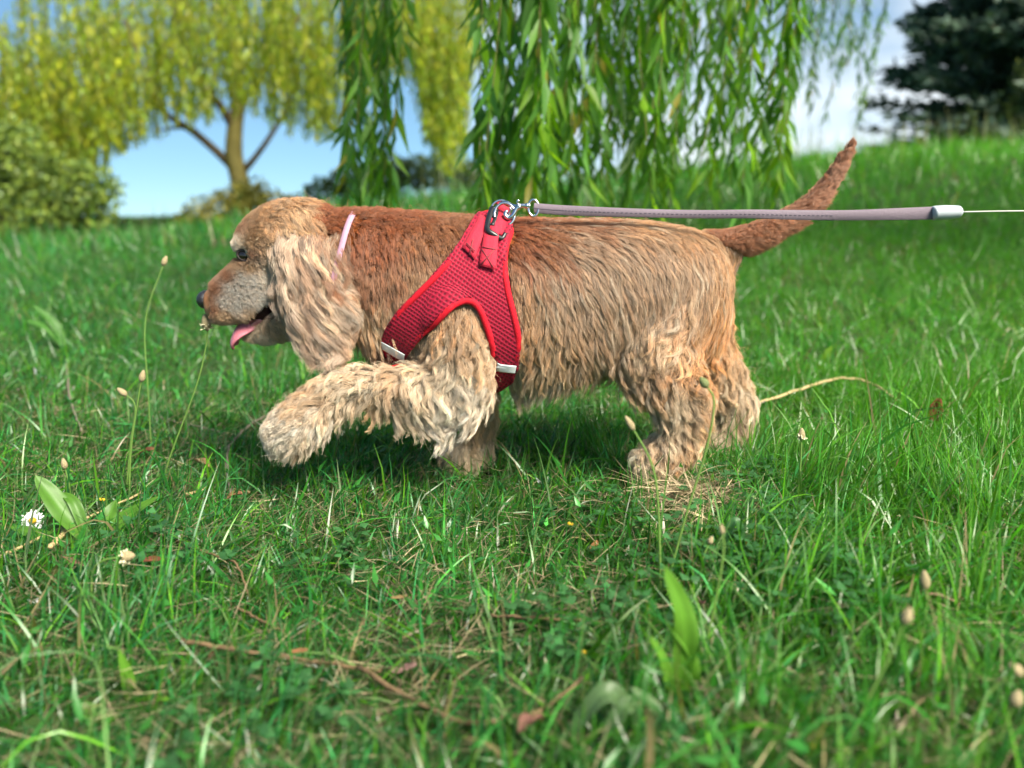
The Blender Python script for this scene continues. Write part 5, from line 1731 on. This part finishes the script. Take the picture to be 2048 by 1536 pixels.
for lab, pts, w, mt, h in twigs:
    q = []
    for a, b_ in pts:
        g = G(a, b_)
        d = ray(a, b_)
        t = (g[1] - CAM[1]) / d[1] - h / max(-d[2], .12)
        q.append(CAM + d * t)
    c = catmull(np.array(q), 26)
    c[1:-1] += rng.normal(0, .0008, (24, 3))
    sc = (c[:, 1].mean() - CAM[1]) / FPX
    tw_o = tube_obj('twig', c, w * .5 * sc * (1 + .25 * rng.random(26)) * np.linspace(1.1, .75, 26), mt, None, 7)
    tag(tw_o, lab, 'twig', 'fallen twigs')

# dry leaves
dry = [
 ('curled tan dry leaf on the grass left of the raised paw', (408, 946), 58, (.46, .28, .15), 1.1),
 ('brown dry leaf under the plantain stalks', (287, 926), 56, (.22, .10, .05), .6),
 ('reddish dry leaf tip behind the plantain stalks', (262, 890), 34, (.28, .11, .05), .5),
 ('brown dry leaf beneath the brown bent twig', (466, 1016), 44, (.30, .15, .08), .8),
 ('dull brown dry leaf lying under the fluffy seed head', (160, 1152), 60, (.24, .13, .09), .6),
 ('dark red dry leaf right of the fluffy seed head', (300, 1150), 52, (.20, .07, .04), .7),
 ('red brown dry leaf standing upright in the grass on the right', (1866, 836), 70, (.20, .055, .028), .35),
 ('pink grey dry leaf near the bottom twig', (802, 1372), 66, (.42, .24, .22), .5),
 ('large crumpled brown leaf at the bottom edge', (1068, 1500), 120, (.26, .13, .10), .9),
 ('small brown dry leaf with a pale edge by the long twig', (596, 1336), 40, (.32, .15, .07), .9),
 ('narrow brown dry leaf hanging under the long twig', (428, 1322), 56, (.20, .09, .06), .4),
 ('orange brown dry leaf in front of the clover', (1186, 1120), 40, (.34, .17, .07), .6),
 ('small tan curled leaf in the middle foreground', (796, 1222), 34, (.42, .28, .13), 1.0),
 ('brown dry leaf beside the tan twig', (1030, 1238), 46, (.24, .15, .13), .5),
 ('dark dry leaf at the foot of the tall plantain leaf', (1392, 1240), 40, (.15, .07, .06), .6),
 ('grey brown dry leaf among the tall grass stalks', (1886, 1236), 70, (.30, .19, .13), .5),
]
for lab, (a, b_), w, colr, crl in dry:
    g = G(a, b_ + (w * .75 if 'upright' in lab else 12))
    sc = (g[1] - CAM[1]) / FPX
    L = w * sc
    az = rng.uniform(0, 6.28)
    d = np.array([math.cos(az), math.sin(az) * .6, .35]); sd = np.array([-math.sin(az), math.cos(az), .25])
    if 'upright' in lab:
        d = np.array([.22, 0, 1.0]); sd = np.array([.85, -.5, 0])
    if 'hanging' in lab:
        d = np.array([.1, 0, 1.0]); sd = np.array([1, -.2, 0])
    d = norm(d); sd = norm(sd - (sd @ d) * d); up = np.cross(d, sd)
    if up[2] < 0 : up = -up
    v, cc = [], []
    nu, nw = 12, 7
    for i in range(nu):
        t = i / (nu - 1)
        ww = .42 * L * math.sin(math.pi * min(1, t * .9 + .05)) ** .8 + .0006
        for k in range(nw):
            u = (k / (nw - 1) - .5) * 2
            aa = u * crl * 1.3
            v.append(d * L * (t - .4) + sd * math.sin(aa) / max(crl * 1.3, .1) * ww * .5 + up * ((1 - math.cos(aa)) * ww * .45 + .16 * L * math.sin(t * 3 + w) * crl + .03 * L * math.sin(7 * t + 3 * u)))
            cc.append(np.array(colr) * .72 * (1.35 if k == nw // 2 else 1) * rng.uniform(.8, 1.2))
    f = np.array([(i * nw + k, i * nw + k + 1, (i + 1) * nw + k + 1, (i + 1) * nw + k) for i in range(nu - 1) for k in range(nw - 1)])
    v = np.array(v)
    o = np_mesh('dry_leaf', v + (P(a, b_, g[1]) if 'upright' in lab or 'hanging' in lab else lift(g, .024)), f, M_dry, col=np.array(cc))
    o.modifiers.new('thick', 'SOLIDIFY').thickness = .0004
    tag(o, lab, 'dry leaf', 'dry leaves in the grass')

# white petals and feathers
for lab, (a, b_), w in (('white feather caught in the grass at the far left', (82, 748), 40), ('crumpled pale petal in the lower left grass', (75, 1196), 40), ('pale twisted petal on the red brown leaf', (1885, 800), 48),
                        ('grey feather beside the long brown twig', (632, 1326), 42), ('small pale petal in front of the far front foot', (1080, 962), 22), ('pale grey feather in the tall grass on the right', (1975, 1210), 40)):
    g = G(a, b_ + 8)
    sc = (g[1] - CAM[1]) / FPX
    c0 = P(a, b_, g[1] - .005)
    d = norm(np.array([1, .3 * rng.normal(), rng.normal(-.2, .4)])); sd = norm(np.cross(d, [0, 1, .4])); up = np.cross(d, sd)
    v = []
    for i in range(9):
        t = i / 8
        ww = .30 * w * sc * math.sin(math.pi * min(1, t * .9 + .07))
        for k in range(5):
            u = (k / 4 - .5) * 2
            v.append(c0 + d * w * sc * (t - .5) + sd * u * ww * .5 + up * (u * u * ww * .4 + .002 * math.sin(5 * t + a)))
    f = np.array([(i * 5 + k, i * 5 + k + 1, (i + 1) * 5 + k + 1, (i + 1) * 5 + k) for i in range(8) for k in range(4)])
    o = np_mesh('petal_litter', np.array(v), f, M_petal)
    o.modifiers.new('thick', 'SOLIDIFY').thickness = .0003
    tag(o, lab, 'petal', 'pale petals in the grass')

# straw clump at the near hind foot
g = G(1385, 1005)
nst = 620
u = rng.normal(size=(nst, 2)) * np.array([.048, .040])
rx_, ry_ = g[0] + u[:, 0], g[1] + u[:, 1]
hh = height(rx_, ry_) + .022 * np.exp(-(u[:, 0] / .05) ** 2 - (u[:, 1] / .045) ** 2) * rng.uniform(.2, 1.3, nst)
v, f, c = blades(np.stack([rx_, ry_, hh], 1), rng.uniform(0, 6.28, nst), rng.normal(1.25, .3, nst), rng.normal(.35, .4, nst), rng.uniform(.025, .075, nst), rng.uniform(.0009, .0022, nst),
                 np.array([.50, .40, .25]) * np.exp(rng.normal(0, .28, nst))[:, None], 4, base_dark=.8)
o = np_mesh('straw_clump', v, f, M_straw, col=c)
tag(o, 'clump of dry straw on the grass at the near hind foot', 'straw', kind='stuff')

# clover leaves, too many to tell apart
cl = []
for (a, b_, k) in ((1190, 1075, 40), (1560, 1070, 70), (1400, 1150, 60), (1640, 1180, 60), (330, 1120, 30), (1160, 1265, 40), (700, 1150, 30), (560, 1480, 30), (1900, 1000, 40), (1480, 980, 40)):
    g = G(a, b_)
    p = np.stack([g[0] + rng.normal(0, .05, k), g[1] + rng.normal(0, .05, k)], 1)
    z = height(p[:, 0], p[:, 1]) + rng.uniform(.015, .045, k)
    base = np.column_stack([p, z])
    az = rng.uniform(0, 6.28, k)
    for j in range(3):
        aa = az + j * 2.094
        d = norm(np.stack([np.cos(aa), np.sin(aa), rng.normal(.15, .2, k)], 1))
        sd = norm(np.cross(d, np.tile([0, 0, 1.0], (k, 1)) + rng.normal(0, .2, (k, 3))))
        cl.append(leaf_shapes(base, d, sd, np.full(k, .013) * rng.uniform(.8, 1.2, k), np.full(k, .012), np.array([.040, .135, .040]) * np.exp(rng.normal(0, .2, k))[:, None], bend=.0))
v, f, c = join_parts(cl)
o = np_mesh('clover', v, f, M_plant, col=c, smooth=False)
tag(o, 'small dark green clover leaves low in the grass', 'clover', kind='stuff')
